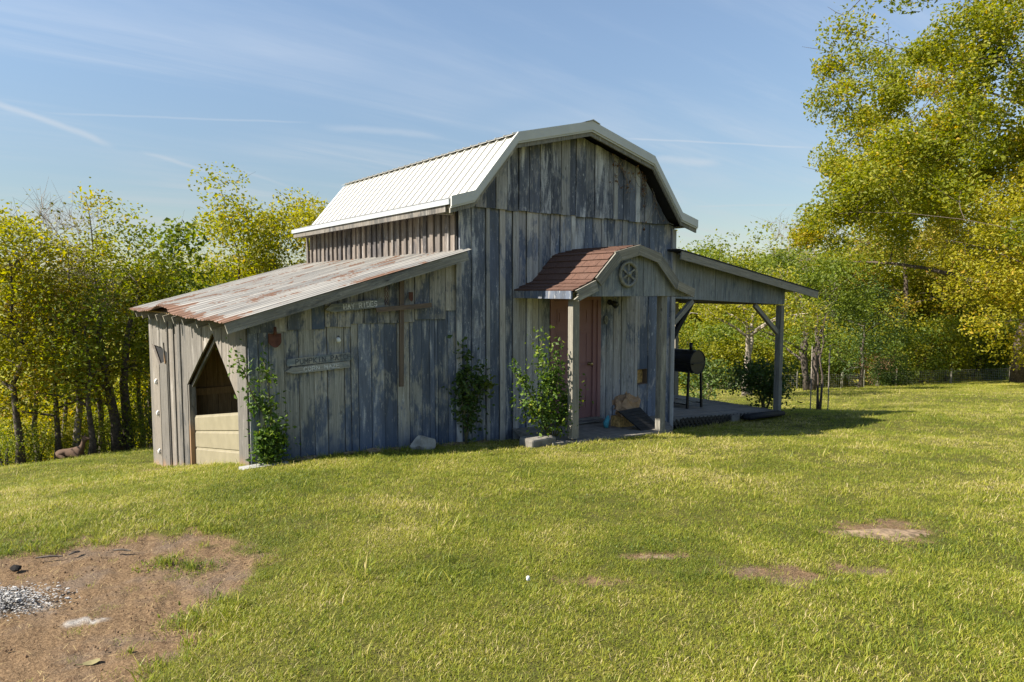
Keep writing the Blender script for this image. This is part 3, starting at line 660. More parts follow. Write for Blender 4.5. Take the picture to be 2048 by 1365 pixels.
# ---- porch
PY = -1.36; PC = 2.30
PR = [(1.00, 2.20), (1.36, 2.34), (1.81, 2.76), (2.30, 2.875), (2.77, 2.76), (3.22, 2.34), (3.60, 2.22)]
porch_roof = part('porch_roof', MB().prism([(x, z - .045) for x, z in PR] + [(x, z - .065) for x, z in reversed(PR)], 1, PY + .05, -.03), M['fascia'])
porch_roof.matrix_basis = BI
def shingles():
    """courses of shingles laid up each slope, each course one strip of tabs"""
    for side in (0, 1):
        pts = PR[:4] if side == 0 else PR[3:][::-1]
        seg = []; L_ = 0
        for a, b in zip(pts, pts[1:]): l = math.hypot(b[0] - a[0], b[1] - a[1]); seg.append((L_, l, a, b)); L_ += l
        def at(d):
            d = min(max(d, 0), L_)
            for s0, l, a, b in seg:
                if d <= s0 + l + 1e-6: t = (d - s0) / l; break
            dx, dz = (b[0] - a[0]) / l, (b[1] - a[1]) / l; nx, nz = (-dz, dx) if side == 0 else (dz, -dx)
            return (a[0] + (b[0] - a[0]) * t, a[1] + (b[1] - a[1]) * t, nx, nz)
        c = 0; d = -.02
        while d < L_ - .02:
            d0, d1 = max(d, 0), min(d + .16, L_ + .0); steps = [d0, (d0 + d1) / 2, d1]
            y = PY - .01 - (c % 2) * .15
            while y < -.02:
                ya, yb = max(y, PY - .012), min(y + .297, -.012)
                if yb - ya > .02:
                    q = [at(t) for t in steps]; hh = [.016 + rnd.uniform(0, .005), .010, .001]
                    v = [(p[0] + p[2] * h, yy, p[1] + p[3] * h) for p, h in zip(q, hh) for yy in (ya + .002, yb - .002)] + [(p[0] - p[2] * .004, yy, p[1] - p[3] * .004) for p in q for yy in (ya + .002, yb - .002)]
                    f = [(0, 1, 3, 2), (2, 3, 5, 4), (6, 8, 9, 7), (8, 10, 11, 9), (0, 6, 7, 1), (0, 2, 8, 6), (2, 4, 10, 8), (1, 7, 9, 3), (3, 9, 11, 5), (4, 5, 11, 10)]
                    if side == 1: f = [z[::-1] for z in f]
                    cx = sum(p[0] for p in v) / 12; cy = sum(p[1] for p in v) / 12; cz = sum(p[2] for p in v) / 12
                    link('shingle', pymesh('shingle', [(p[0] - cx, p[1] - cy, p[2] - cz) for p in v], f), M['shingle'], porch_roof, (cx, cy, cz))
                y += .30
            d += .14; c += 1
shingles()
# front barge boards
def barge(p, q, w, name='barge_board', jag=0, y=PY - .025):
    a, b = Vector((p[0], y, p[1])), Vector((q[0], y, q[1])); d = (b - a).normalized(); n = Vector((d.z, 0, -d.x)) if d.x > 0 else Vector((-d.z, 0, d.x))
    return pbar(name, a + n * (w / 2 + .012), b + n * (w / 2 + .012), .026, w, M['fascia'], barn, tuple(n), jag=0) if not jag else pbar(name, a + n * (w / 2 + .012), b + n * (w / 2 + .012), w, .026, M['fascia'], barn, (0, 1, 0), jag=jag)
barge((1.01, 2.205), (1.40, 2.355), .155, jag=5); barge((1.40, 2.385), (1.82, 2.775), .15, y=PY - .028); barge((1.78, 2.765), (2.30, 2.885), .15)
barge((2.30, 2.885), (2.80, 2.765), .15, y=PY - .028); barge((2.76, 2.78), (3.24, 2.34), .15); barge((3.20, 2.36), (3.61, 2.235), .135, jag=0, y=PY - .030)
part('eave_board', MB().box(.985, PY + .02, 2.085, 1.012, -.04, 2.195), M['blue']); part('eave_board', MB().box(3.585, PY + .02, 2.10, 3.612, -.04, 2.21), M['blue'])
pt, pk = plf(PR)
BASE_F = PY + .09
pg = part('porch_gable', MB().prism([(1.14, 2.12), (3.5, 2.13)] + [(x, z - .07) for x, z in reversed(PR) if 1.2 < x < 3.4], 1, PY + .092, PY + .11), M['dark']); pg.matrix_basis = BI
xs = [1.13, 1.42, 1.62, 1.84, 2.02, 2.26, 2.50, 2.76, 3.02, 3.28, 3.50]
for a, b in zip(xs, xs[1:]): board('plank', a, b, flat(2.115), lambda s: pt(s) - .07, 'F', 0, .022, M['pavw'], pg, pk, gap=.003)
BASE_F = 0.0
part('porch_beam', MB().box(1.10, PY + .115, 2.115, 3.5, PY + .20, 2.24), M['fascia'])
part('porch_ceiling', MB().box(1.05, PY + .21, 2.15, 3.56, -.07, 2.165), M['pavw'])
for nm, x0, x1, zb in (('porch_post', 1.10, 1.225, .10), ('porch_post', 2.97, 3.10, -.05)):
    o = MB().box(-.062, -.05, 0, .062, .05, 2.115 - zb).obj(nm, M['fascia'], barn, ((x0 + x1) / 2, PY + .155, zb)); under(o)
pbar('corner_board', (4.70, -.055, -.45), (4.70, -.055, 3.32), .10, .03, M['batten'], barn, (0, 1, 0))
# concrete slab and its raised left block
def slab():
    b = MB(); top = lambda x: .105 - .052 * (x - .6)
    F_ = [(.74, -1.26), (1.1, -1.34), (1.6, -1.36), (2.2, -1.32), (2.7, -1.30), (3.2, -1.22), (3.5, -1.08), (3.8, -.75), (4.3, -.05)]; B_ = [(.95, -.05), (1.3, -.05), (1.8, -.05), (2.3, -.05), (2.8, -.05), (3.3, -.05), (3.6, -.05), (3.9, -.05), (4.3, -.05)]
    v = [(x, y, top(x)) for x, y in F_] + [(x, y, top(x) - .01) for x, y in B_] + [(x, y, top(x) - .4) for x, y in F_]; n = len(F_)
    b.add(v, [(k, k + 1, n + k + 1, n + k) for k in range(n - 1)] + [(2 * n + k, 2 * n + k + 1, k + 1, k) for k in range(n - 1)] + [(0, n, 2 * n)])
    o = b.obj('porch_slab', M['concrete']); tag(o, 'grey concrete porch slab at the maroon door', kind='structure')
slab()
o = MB().box(.40, -1.22, -.2, .84, -.92, .175).obj('concrete_block', M['concrete']); tag(o, 'low concrete block at the left end of the porch slab', 'block')
bv = o.modifiers.new('worn_edges', 'BEVEL'); bv.width = .03; bv.segments = 2

# ---- pavilion
pav = lambda x: 2.90 - .155 * (x - 4.70)
part('pavilion_roof', MB().prism([(4.55, pav(4.55)), (9.42, pav(9.42)), (9.42, pav(9.42) + .03), (4.55, pav(4.55) + .03)], 1, -.30, 3.1), M['rubber'])
part('pavilion_ceiling', MB().prism([(4.78, pav(4.78) - .02), (9.35, pav(9.35) - .02), (9.35, pav(9.35) - .004), (4.78, pav(4.78) - .004)], 1, -.25, 3.05), M['pavw'])
pbar('fascia_board', (4.62, -.285, pav(4.62) - .075), (9.40, -.285, pav(9.40) - .075), .028, .145, M['fascia'], barn, (0, 0, 1))
pbar('rear_fascia', (4.62, 3.09, pav(4.62) - .075), (9.40, 3.09, pav(9.40) - .075), .028, .145, M['fascia'], barn, (0, 0, 1))
beam = lambda x: 2.055 - .044 * (x - 4.75)
BASE_F = -.04
pf = part('pavilion_front', MB().prism([(4.76, beam(4.76) + .01), (8.45, beam(8.45) + .01), (8.45, pav(8.45) - .03), (4.76, pav(4.76) - .03)], 1, -.038, -.02), M['dark']); pf.matrix_basis = BI
for a, b in ((4.76, 5.97), (5.97, 7.19), (7.19, 8.45)): board('panel', a, b, beam, lambda s: pav(s) - .025, 'F', 0, .014, M['pavw'], pf, gap=.003)
BASE_F = 0.0
pbar('beam', (4.78, .03, beam(4.78) + .07), (8.45, .03, beam(8.45) + .07), .09, .14, M['fascia'], barn, (0, 0, 1))
pbar('beam', (4.78, 2.80, 2.06), (8.45, 2.80, 1.98), .09, .14, M['fascia'], barn, (0, 0, 1))
pbar('beam', (8.36, .09, 1.955), (8.36, 2.74, 1.955), .09, .14, M['fascia'], barn, (0, 0, 1))
for y in (0.0, 2.83):
    pbar('post', (8.36, y, -.62), (8.30 if y else 8.37, y, 1.88), .125, .125, M['fascia'], barn, (0, 1, 0))
pbar('brace', (7.42, .02, 1.90), (8.31, .02, 1.28), .09, .07, M['fascia'], barn, (0, 1, 0)); pbar('brace', (8.33, .09, 1.34), (8.33, .62, 1.87), .07, .07, M['fascia'], barn, (1, 0, 0))
pbar('brace', (4.77, -.02, 1.60), (5.30, -.02, 2.0), .09, .07, M['fascia'], barn, (0, 1, 0)); pbar('brace', (4.80, .10, 1.20), (5.45, .10, 1.98), .09, .07, M['dark'], barn, (0, 1, 0))  # the second, near-black bar stands in for the first brace's shaded underside
dz = lambda x: -.20 - .066 * (x - 4.75)
k = 0; y = 0.0
while y < 2.95:
    pbar('deck_board', (4.78, y + .068, dz(4.78) - .014), (8.42, y + .068, dz(8.42) - .014 + rnd.uniform(-.004, .004)), .134, .028, M['deck'], barn, (0, 0, 1)); y += .142
pbar('rim_joist', (4.78, .02, dz(4.78) - .085), (8.42, .02, dz(8.42) - .085), .03, .11, M['fascia'], barn, (0, 0, 1))
pbar('rim_joist', (8.40, .05, dz(8.42) - .10), (8.40, 2.9, dz(8.42) - .10), .03, .13, M['fascia'], barn, (0, 0, 1))
part('deck_skirt', MB().prism([(4.8, -.72), (8.38, -.95), (8.38, dz(8.38) - .14), (4.8, dz(4.8) - .14)], 1, .06, .07), M['dark'])
x = 4.78
while x < 7.0:                                            # crossed lattice strips under the deck edge
    zt_, zb_ = dz(x) - .04, -.62
    for sgn in (1, -1):
        xa, xb = (x, x + .36) if sgn > 0 else (x + .36, x)
        pbar('lattice_slat', (xa, -.006 if sgn > 0 else -.018, zb_), (xb, -.006 if sgn > 0 else -.018, zt_),   .042, .010, M['black_iron'], barn, (0, 1, 0))
    x += .125
part('foundation_block', MB().box(6.62, -.06, -.75, 6.88, .0, -.36), M['concrete'])

# foundation stones along the foot of the lean-to
def rock(seed, sx, sy, sz, jag=.18, n=10):
    r_ = np.random.default_rng(seed); v = []; f = []
    import math as m
    for i in range(n + 1):
        th = m.pi * i / n
        for j in range(2 * n): ph = m.pi * j / n; v.append((m.sin(th) * m.cos(ph), m.sin(th) * m.sin(ph), m.cos(th)))
    v = np.array(v); pl = r_.normal(size=(9, 3)); pl /= np.linalg.norm(pl, axis=1)[:, None]; h = r_.uniform(.62, .95, 9)
    for a, b in zip(pl, h):
        d = v @ a; v = v - np.where(d > b, d - b, 0)[:, None] * a
    v = v * (1 + jag * .25 * (r_.random((len(v), 1)) - .5)); v = v * np.array([sx, sy, sz]); w_ = 2 * n
    for i in range(n):
        for j in range(w_): f.append((i * w_ + j, (i + 1) * w_ + j, (i + 1) * w_ + (j + 1) % w_, i * w_ + (j + 1) % w_))
    return [tuple(p) for p in v], f
for i, (x, sx, sz) in enumerate([(-2.3, .20, .035), (-1.75, .12, .03), (-1.42, .16, .05), (-1.1, .11, .035), (-.18, .26, .035), (.36, .16, .03)]):
    v, f = rock(20 + i, sx, .07, sz); o = link('foundation_stone', pymesh('foundation_stone', v, f), M['flag'], barn, (x, -.09, gz(x, -.1) + .01)); under(o)

# ------------------------------------------------------------------ things on and by the walls
GL = {  # strokes of hand-painted capitals on a 0..1 x 0..1 cell
 'A': [[(0, 0), (.5, 1), (1, 0)], [(.2, .4), (.8, .4)]], 'C': [[(1, .85), (.7, 1), (.3, 1), (0, .7), (0, .3), (.3, 0), (.7, 0), (1, .15)]], 'D': [[(0, 0), (0, 1), (.6, 1), (1, .7), (1, .3), (.6, 0), (0, 0)]],
 'E': [[(1, 1), (0, 1), (0, 0), (1, 0)], [(0, .5), (.8, .5)]], 'H': [[(0, 0), (0, 1)], [(1, 0), (1, 1)], [(0, .5), (1, .5)]], 'I': [[(.5, 0), (.5, 1)]], 'K': [[(0, 0), (0, 1)], [(1, 1), (0, .45), (1, 0)]],
 'M': [[(0, 0), (0, 1), (.5, .35), (1, 1), (1, 0)]], 'N': [[(0, 0), (0, 1), (1, 0), (1, 1)]], 'O': [[(.3, 0), (0, .3), (0, .7), (.3, 1), (.7, 1), (1, .7), (1, .3), (.7, 0), (.3, 0)]],
 'P': [[(0, 0), (0, 1), (.75, 1), (1, .78), (.75, .5), (0, .5)]], 'R': [[(0, 0), (0, 1), (.75, 1), (1, .78), (.75, .5), (0, .5)], [(.5, .5), (1, 0)]], 'S': [[(1, .88), (.7, 1), (.25, 1), (0, .78), (.2, .55), (.8, .45), (1, .22), (.75, 0), (.25, 0), (0, .12)]],
 'T': [[(0, 1), (1, 1)], [(.5, 1), (.5, 0)]], 'U': [[(0, 1), (0, .25), (.3, 0), (.7, 0), (1, .25), (1, 1)]], 'Y': [[(0, 1), (.5, .5), (1, 1)], [(.5, .5), (.5, 0)]], 'Z': [[(0, 1), (1, 1), (0, 0), (1, 0)]], '9': [[(.9, .6), (.6, .45), (.1, .6), (.1, .9), (.5, 1), (.9, .9), (.9, .5), (.7, 0)]]}
M['paintw'] = plain('worn_white_lettering', (0.52, 0.52, 0.51), 0.8, 0, .5, 60)
M['paintd'] = plain('worn_dark_lettering', (0.085, 0.092, 0.10), 0.8, 0, .3, 60)
def letters(text, x0, x1, z, h, y, mat, parent, sw=.011):
    n = len(text); cell = (x1 - x0) / n; b = MB()
    for i, ch in enumerate(text):
        for st in GL.get(ch, []):
            for p, q in zip(st, st[1:]):
                a = Vector((x0 + cell * (i + .12 + .68 * p[0]), z + h * p[1])); c = Vector((x0 + cell * (i + .12 + .68 * q[0]), z + h * q[1])); d = (c - a).normalized() * sw * .3; nn = Vector((-d.y, d.x)).normalized() * sw / 2
                a = a - d; c = c + d; b.prism([tuple(a + nn), tuple(c + nn), tuple(c - nn), tuple(a - nn)], 1, y - .0015 - .0004 * (len(b.v) % 3), y + .004)
    return b.obj('lettering', mat, parent)
def arrow_sign(name, label, loc, tilt, L_, h, tip, text, tx0, tx1, mat, sw=.011):
    e = empty(name, loc); e.rotation_euler = (0, -tilt, 0); tag(e, label, 'sign', 'arrow signs on the lean-to wall')
    t = .10
    poly = {'L': [(0, h * .42), (t, 0), (L_, 0), (L_ - .01, h), (t * .8, h)], 'R': [(0, .01), (L_ - t * .6, 0), (L_, h * .5), (L_ - t * .7, h), (.015, h * .95), (0, h * .6)]}[tip]
    b = MB(); b.prism([(z, x) for x, z in poly], 1, -.011, .011)                   # modelled with the grain along local Z, then laid on its side
    o = b.obj('sign_board', M['signw'], e); v = o.data.vertices
    for q in v: q.co = (q.co.x, q.co.y, q.co.z)
    o.rotation_euler = (0, R(90), 0); o.matrix_basis = Matrix(((0, 0, 1, 0), (0, 1, 0, 0), (1, 0, 0, 0), (0, 0, 0, 1)))
    o.data.flip_normals(); letters(text, tx0, tx1, h * .22, h * .58, -.012, mat, e, sw); return e
YF = -.065
hs_ = arrow_sign('hay_rides_sign', 'grey arrow sign lettered HAY RIDES hanging beside the wooden cross', (-2.02, YF - .02, 1.915), R(5.0), .82, .105, 'L', 'HAY RIDES', .24, .72, M['paintw'])
arrow_sign('pumpkin_patch_sign', 'upper grey arrow sign lettered PUMPKIN PATCH pointing right', (-2.50, YF + .035, 1.262), R(2.6), .88, .105, 'R', 'PUMPKIN PATCH', .10, .84, M['paintd'], .010)
arrow_sign('corn_maze_sign', 'lower grey arrow sign lettered CORN MAZE pointing left below the pumpkin sign', (-2.52, YF + .028, 1.172), R(2.4), .84, .085, 'L', 'CORN MAZE', .22, .70, M['paintw'], .010)
# chain that holds the hay rides sign
b = MB(); 
for k in range(7):
    z = 2.23 - k * .034
    for xx in (-1.185, -1.15): b.torus((xx, YF - .012, z - .005), .014, .0035, 1 if k % 2 else 0, 8, 4)
b.tube([(-1.19, YF - .012, 2.235), (-1.168, YF - .02, 2.25), (-1.145, YF - .012, 2.235)], .004, 5)
tag(b.obj('chain', M['rust']), 'short rusty chain hung on the wall by the hay rides sign', 'chain')
# cross
cr = tag(empty('wooden_cross', (-.955, YF - .02, .90)), 'tall brown wooden cross fixed on the lean-to wall', 'cross')
bar('upright', (-.012, 0, 0), (.012, 0, 1.45), .062, .03, M['brownw'], cr, (0, 1, 0)); bar('crossbar', (-.385, -.032, 1.045), (.45, -.032, 1.10), .062, .03, M['brownw'], cr, (0, 1, 0))
# rusty shovel heads
def spade(name, label, c, w, h, neck):
    poly = [(-w / 2, h * .5), (w / 2, h * .5), (w * .5, -.02), (w * .38, -h * .3), (w * .15, -h * .46), (0, -h * .5), (-w * .15, -h * .46), (-w * .38, -h * .3), (-w * .5, -.02)]
    e = empty(name, c); tag(e, label, 'shovel head', 'rusty shovel heads on the lean-to wall'); bl = MB(); bl.prism(poly, 1, -.005, .004); o = bl.obj('blade', M['rust'], e)
    for v in o.data.vertices: v.co.y += -.02 * (1 - (2 * v.co.x / w) ** 2)
    if neck: MB().tube([(0, -.015, h * .45), (0, -.018, h * .7), (0, -.012, h * .98)], [.022, .02, .018], 8).obj('socket', M['rust'], e, None, True)
spade('shovel_head', 'rusty spade blade with socket hung near the lean-to corner', (-2.655, YF - .012, 1.60), .155, .17, True)
spade('shovel_head', 'small dark rusty scoop on the wall right of the cross top', (-.80, YF - .012, 2.115), .065, .13, False)
b = MB(); b.tube([(-1.84, -.03, 1.60), (-1.84, -.05, 1.585), (-1.84, -.062, 1.56), (-1.84, -.045, 1.535)], [.016, .026, .03, .012], 10); e = b.obj('insulator', M['white'], None, None, True); tag(e, 'small white insulator above the pumpkin patch sign', 'insulator')
MB().tube([(-1.845, -.03, 1.615), (-1.835, -.05, 1.62), (-1.83, -.06, 1.60)], .007, 6).obj('bracket', M['black_iron'], e)
# hook, lamp, plaque
b = MB(); b.tube([(1.30, -.05, 1.52), (1.31, -.07, 1.50), (1.33, -.08, 1.44), (1.41, -.08, 1.45), (1.415, -.07, 1.53)], .006, 6); tag(b.obj('wall_hook', M['white']), 'bent white wire hook on the wall left of the door', 'hook')
la = tag(empty('wall_lamp', (3.06, -.03, 2.0)), 'small dark flood lamp on the wall right of the door', 'lamp')
MB().tube([(0, 0, 0), (0, -.03, 0)], .05, 12).obj('base', M['black_iron'], la, None, True); MB().tube([(0, -.03, 0), (.005, -.10, -.02), (.01, -.16, -.05)], [.025, .05, .062], 12).obj('lamp_head', M['black_iron'], la, None, True)
pq = MB(); n = 20; pq.prism([(.042 * math.cos(2 * math.pi * i / n), .075 * math.sin(2 * math.pi * i / n)) for i in range(n)], 1, -.008, .006)
pq = pq.obj('number_plaque', M['wheelw'], None, (2.965, -.055, 1.70)); tag(pq, 'oval house number plaque below the wall lamp', 'plaque'); letters('9', -.028, .028, -.04, .08, -.009, M['paintd'], pq, .009)
# spoked wheel on the porch gable
wh = tag(empty('spoked_wheel', (2.13, PY + .03, 2.44)), 'grey six-spoked iron wheel on the porch gable', 'wheel')
MB().torus((0, 0, 0), .172, .026, 1, 36, 8).obj('rim', M['wheelw'], wh, None, True)
MB().tube([(0, -.035, 0), (0, .03, 0)], .035, 12).obj('hub', M['wheelw'], wh, None, True)
for k in range(6):
    a = math.pi / 3 * k + .5; bar('spoke', (.025 * math.cos(a), 0, .025 * math.sin(a)), (.16 * math.cos(a), 0, .16 * math.sin(a)), .026, .016, M['wheelw'], wh, (0, 1, 0))
# dried vine hanging along the right-hand rake
vb = MB(); r_ = random.Random(12); lv = []
for k in range(16):
    x = r_.uniform(3.0, 4.55); z = float(np.interp(x, [p[0] for p in WALLTOP], [p[1] for p in WALLTOP])) - .04; pts = []
    for j in range(6): pts.append((x, -.10 - .05 * r_.random(), z)); x += r_.uniform(-.09, .12); z -= r_.uniform(.03, .15)
    vb.tube(pts, .004, 4); lv += pts
vine = tag(empty('dried_vine', (3.9, -.12, 3.9)), 'dried brown vine dangling under the right rake of the gable', 'vine')
o = vb.obj('stems', M['twig'], vine, (-3.9, .12, -3.9))

# ------------------------------------------------------------------ leaves, plants, trees
def leaves(name, P, size, tint, mat, rng, parent=None, up=.5, wide=.62, off=None):
    P = np.asarray(P, float); n = len(P); s = np.broadcast_to(np.asarray(size, float), (n,))[:, None]
    nr = rng.normal(size=(n, 3)); nr[:, 2] = nr[:, 2] + up * np.sign(nr[:, 2] + .6); nr /= np.linalg.norm(nr, axis=1)[:, None]
    t = np.cross(nr, rng.normal(size=(n, 3))); t /= np.linalg.norm(t, axis=1)[:, None]; b = np.cross(nr, t)
    V = np.stack([P - t * s * .5, P + b * s * wide * .5 + nr * s * .10 - t * s * .06, P + t * s * .5 - nr * s * .06, P - b * s * wide * .5 + nr * s * .10 - t * s * .06], 1).reshape(-1, 3)
    me = fast_mesh(name, V, np.arange(4 * n).reshape(-1, 4), {'tint': np.repeat(np.clip(tint, 0, 1), 4)})
    return link(name, me, mat, parent)
rg0 = np.random.default_rng(5)
LV = np.array(lv) - np.array([3.9, -.12, 3.9]); LV = LV[rg0.integers(0, len(LV), 130)] + rg0.normal(0, .02, (130, 3))
leaves('dead_leaves', LV, rg0.uniform(.03, .07, 130), rg0.random(130), M['leaf_brown'], rg0, vine)

def tree(name, label, base, h, rad, zc, rz, tr, ncl, nlf, leaf, rc, mat, bark, seed, group=None, cat='tree', lean=(0, 0), stems=1, low=-1.0, flat_=.75, tint=(.5, .22), off=(0, 0), nlimb=8, shellb=.35, twigs=0):
    """tapered trunk, limbs bending out to clumps, leaves gathered round the outer branches"""
    rng = np.random.default_rng(seed); B = np.array([base[0], base[1], base[2]], float)
    rx, ry = (rad if isinstance(rad, tuple) else (rad, rad)); c = np.array([off[0], off[1], zc], float)
    # clump centres in an uneven crown
    d = rng.normal(size=(ncl * 3, 3)); d /= np.linalg.norm(d, axis=1)[:, None]; d = d[d[:, 2] > low][:ncl]
    lump = 1 + .22 * np.sin(d[:, 0] * 3.1 + seed) * np.cos(d[:, 1] * 2.7 + seed * 2) + .16 * np.sin(d[:, 2] * 5 + seed * 3)
    rr = (shellb + (1 - shellb) * rng.random(len(d)) ** .5) * lump
    T = c + d * rr[:, None] * np.array([rx, ry, rz]); T[:, 2] = np.maximum(T[:, 2], .12 * h if low < -.5 else .3 * h)
    mb = MB(); nodes = []; nrad = []
    tops = []
    for s_ in range(stems):
        a = 2 * math.pi * s_ / max(stems, 1) + seed; sp = 0 if stems == 1 else 1.0
        top = np.array([lean[0] + c[0] * .5 + sp * math.cos(a) * rx * .35, lean[1] + c[1] * .5 + sp * math.sin(a) * ry * .35, zc + rz * (.55 if stems == 1 else .3)])
        st = np.array([sp * math.cos(a) * tr * .7, sp * math.sin(a) * tr * .7, -.15]); pts = []; rads = []
        for k in range(8):
            t = k / 7; p = st + (top - st) * t; p[:2] += rng.normal(0, .02 * h * t * (1 - t) * 2 + .004 * h, 2) if 0 < k < 7 else 0
            p[2] += (0 if stems == 1 else .12 * h * math.sin(math.pi * t)); pts.append(p); rads.append(max(tr * (1 - .86 * t) * (1.0 if k else 1.45), .006))
        mb.tube(pts, rads, 8)
        for k in range(7):
            for u in np.linspace(0, 1, 4, endpoint=False): nodes.append(pts[k] + (pts[k + 1] - pts[k]) * u); nrad.append(rads[k])
    nodes = [n_ for n_ in nodes]; order = np.argsort(-np.linalg.norm((T - c) / np.array([rx, ry, rz]), axis=1))
    lead = list(order[:nlimb]); rest = [i for i in order if i not in lead]
    bp = []
    for q, i in enumerate(lead + list(rest)):
        t_ = T[i]; NN = np.array(nodes); ok = NN[:, 2] > zc * .32
        dist = np.linalg.norm(NN - t_, axis=1) + np.where(NN[:, 2] > t_[2] + .1 * h, 3 * h, 0) + np.where(ok, 0, 5 * h) + (0 if q >= nlimb else np.abs(NN[:, 2] - (t_[2] - .35 * np.hypot(t_[0], t_[1]))) * 1.2)
        j = int(np.argmin(dist)); s0 = NN[j]; r0 = min(nrad[j] * .62, tr * (.5 if q < nlimb else .22)); L_ = np.linalg.norm(t_ - s0)
        pts = []; rads = []; n_ = 6 if q < nlimb else 4; mid = s0 + (t_ - s0) * .5 + np.array([0, 0, .10 * L_]) + rng.normal(0, .07 * L_, 3)
        for k in range(n_ + 1):
            u = k / n_; p = s0 * (1 - u) ** 2 + 2 * u * (1 - u) * mid + t_ * u * u; pts.append(p); rads.append(max(r0 * (1 - .8 * u), .0035 * h / 5))
            if k: nodes.append(p); nrad.append(rads[-1])
            if u > .45: bp.append(p)
        mb.tube(pts, rads, 6 if q < nlimb else 4, False)
        for _ in range(twigs):
            u = rng.uniform(.4, 1); p = s0 * (1 - u) ** 2 + 2 * u * (1 - u) * mid + t_ * u * u; dv = rng.normal(size=3) * np.array([1, 1, .6]) + np.array([0, 0, .9]) ; dv = dv / np.linalg.norm(dv) * rng.uniform(.5, 1.3) * rc * 1.5
            mb.tube([p, p + dv * .5 + rng.normal(0, .06, 3) * rc, p + dv], [.004 * h / 5, .003 * h / 5, .0015 * h / 5], 3, False)
    root = tag(empty(name, tuple(B)), label, cat, group)
    mb.obj('trunk', bark, root, None, True)
    if nlf:
        wts = rng.uniform(.4, 1.6, len(T)); wts /= wts.sum(); ci = rng.choice(len(T), int(nlf * .82), p=wts)
        g_ = rng.normal(size=(len(ci), 3)); g_ *= (np.minimum(1, 1.9 / np.linalg.norm(g_, axis=1)))[:, None]
        crs = rng.uniform(.65, 1.35, len(T))[ci][:, None]
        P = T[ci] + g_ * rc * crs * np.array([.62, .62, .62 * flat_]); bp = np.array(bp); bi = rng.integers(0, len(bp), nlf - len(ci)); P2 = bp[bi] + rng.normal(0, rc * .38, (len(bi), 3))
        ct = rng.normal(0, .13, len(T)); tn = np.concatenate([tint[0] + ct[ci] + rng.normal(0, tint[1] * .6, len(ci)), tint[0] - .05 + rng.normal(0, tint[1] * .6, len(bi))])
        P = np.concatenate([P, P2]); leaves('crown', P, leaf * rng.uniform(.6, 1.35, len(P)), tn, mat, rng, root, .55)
    return root
def copy_tree(src, loc, rz, scale, label=None, group=None):
    r = src.copy(); COL.objects.link(r); r.location = loc; r.rotation_euler = (0, 0, rz); r.scale = scale
    if label: r['label'] = label
    if group: r['group'] = group
    for ch in src.children:
        c = ch.copy(); COL.objects.link(c); c.parent = r
    return r
def spot(px, dep):                                        # ground point straight below a given bearing and distance from the viewpoint
    t = (px - 1024) / 1369.0; a = R(YAW); x = CAM[0] + dep * (math.sin(a) + t * math.cos(a)); y = CAM[1] + dep * (math.cos(a) - t * math.sin(a)); return (x, y, gz(x, y))
def zpix(py, dep): return CAM[2] + (581.5 - py) / 1369.0 * dep      # height of a level sight line

# ---- trees at the left edge of the lawn
def left_trees():
    T = [  # bearing, distance, top line, crown radius, trunk radius, leaf material, label, stems
        (-45, 18.0, 395, 1.3, .09, 'leaf_maple', 'thin yellow-green tree cut off by the left picture edge', 1),
        (22, 16.5, 405, 1.25, .095, 'leaf_yellow', 'tall thin yellow-green tree nearest the left edge with a dark trunk', 1),
        (98, 17.5, 455, 1.0, .08, 'leaf_olive', 'slim olive tree with sparse leaves beside the nearly bare tree', 1),
        (190, 20.0, 450, 1.3, .10, 'leaf_olive', 'leafy olive sapling behind the bronze deer decoy', 1),
        (232, 18.5, 398, 1.35, .14, 'leaf_maple', 'tallest left tree, twin dark trunks right of the deer decoy', 2),
        (345, 21.0, 470, 1.35, .10, 'leaf_green', 'bright green big-leaved tree showing over the rusty lean-to roof', 1),
        (480, 25.0, 432, 1.75, .14, 'leaf_maple', 'yellow-green tree above the middle of the lean-to roof', 1),
        (625, 26.0, 368, 2.3, .16, 'leaf_yellow', 'yellow-green tree showing beside the back edge of the white roof', 1)]
    for i, (px, d, top, rad, tr, mt, lab, st) in enumerate(T):
        b = spot(px, d); h = (zpix(top, d) - b[2]) * (.95 if i < 5 else 1.03); zc = h * .60; big = mt == 'leaf_green'
        tree('deciduous_tree', lab, b, h, rad * (1.15 if i < 5 else 1.3), zc, h * .42, tr, 60, (7600, 19000)[i > 5] if not big else 3600, (.098, .125)[i > 5] if not big else .19, (.60, .78)[i > 5], M[mt], M['barkd'], 100 + i, 'trees along the left edge of the lawn', stems=st, tint=(.56, .26), low=-.80, nlimb=7, twigs=1)
    b = spot(140, 18.0); h = zpix(415, 18) - b[2]
    tree('bare_tree', 'nearly bare grey-twigged tree between the leafy trees on the left', b, h, 1.1, h * .66, h * .34, .10, 60, 420, .10, .5, M['leaf_olive'], M['twig'], 131, 'trees along the left edge of the lawn', twigs=7, low=-.6)
    # slim dark trunks with high crowns further down the slope
    for i, (px, d, top, lab) in enumerate([(62, 19, 520, 'slim dark-trunked young tree left of the deer decoy, near the tall left tree'), (118, 21, 560, 'slim young tree standing directly behind the deer decoy'), (168, 17.2, 560, 'dark-trunked young tree just right of the head of the deer decoy'), (268, 20, 530, 'slim young tree between the twin dark trunks and the barn'), (300, 23, 560, 'slim young tree half hidden by the back corner of the lean-to'), (395, 27, 520, 'slim young tree showing only above the lean-to roof')]):
        b = spot(px, d); h = zpix(top, d) - b[2]
        tree('sapling_tree', lab, b, h, 1.15, h * .58, h * .42, .085, 26, 2300, .10, .55, M['leaf_maple' if i % 2 else 'leaf_green'], M['barkd'], 150 + i, 'young trees in the left thicket', low=-.6, tint=(.58, .25), nlimb=6, twigs=1)
left_trees()
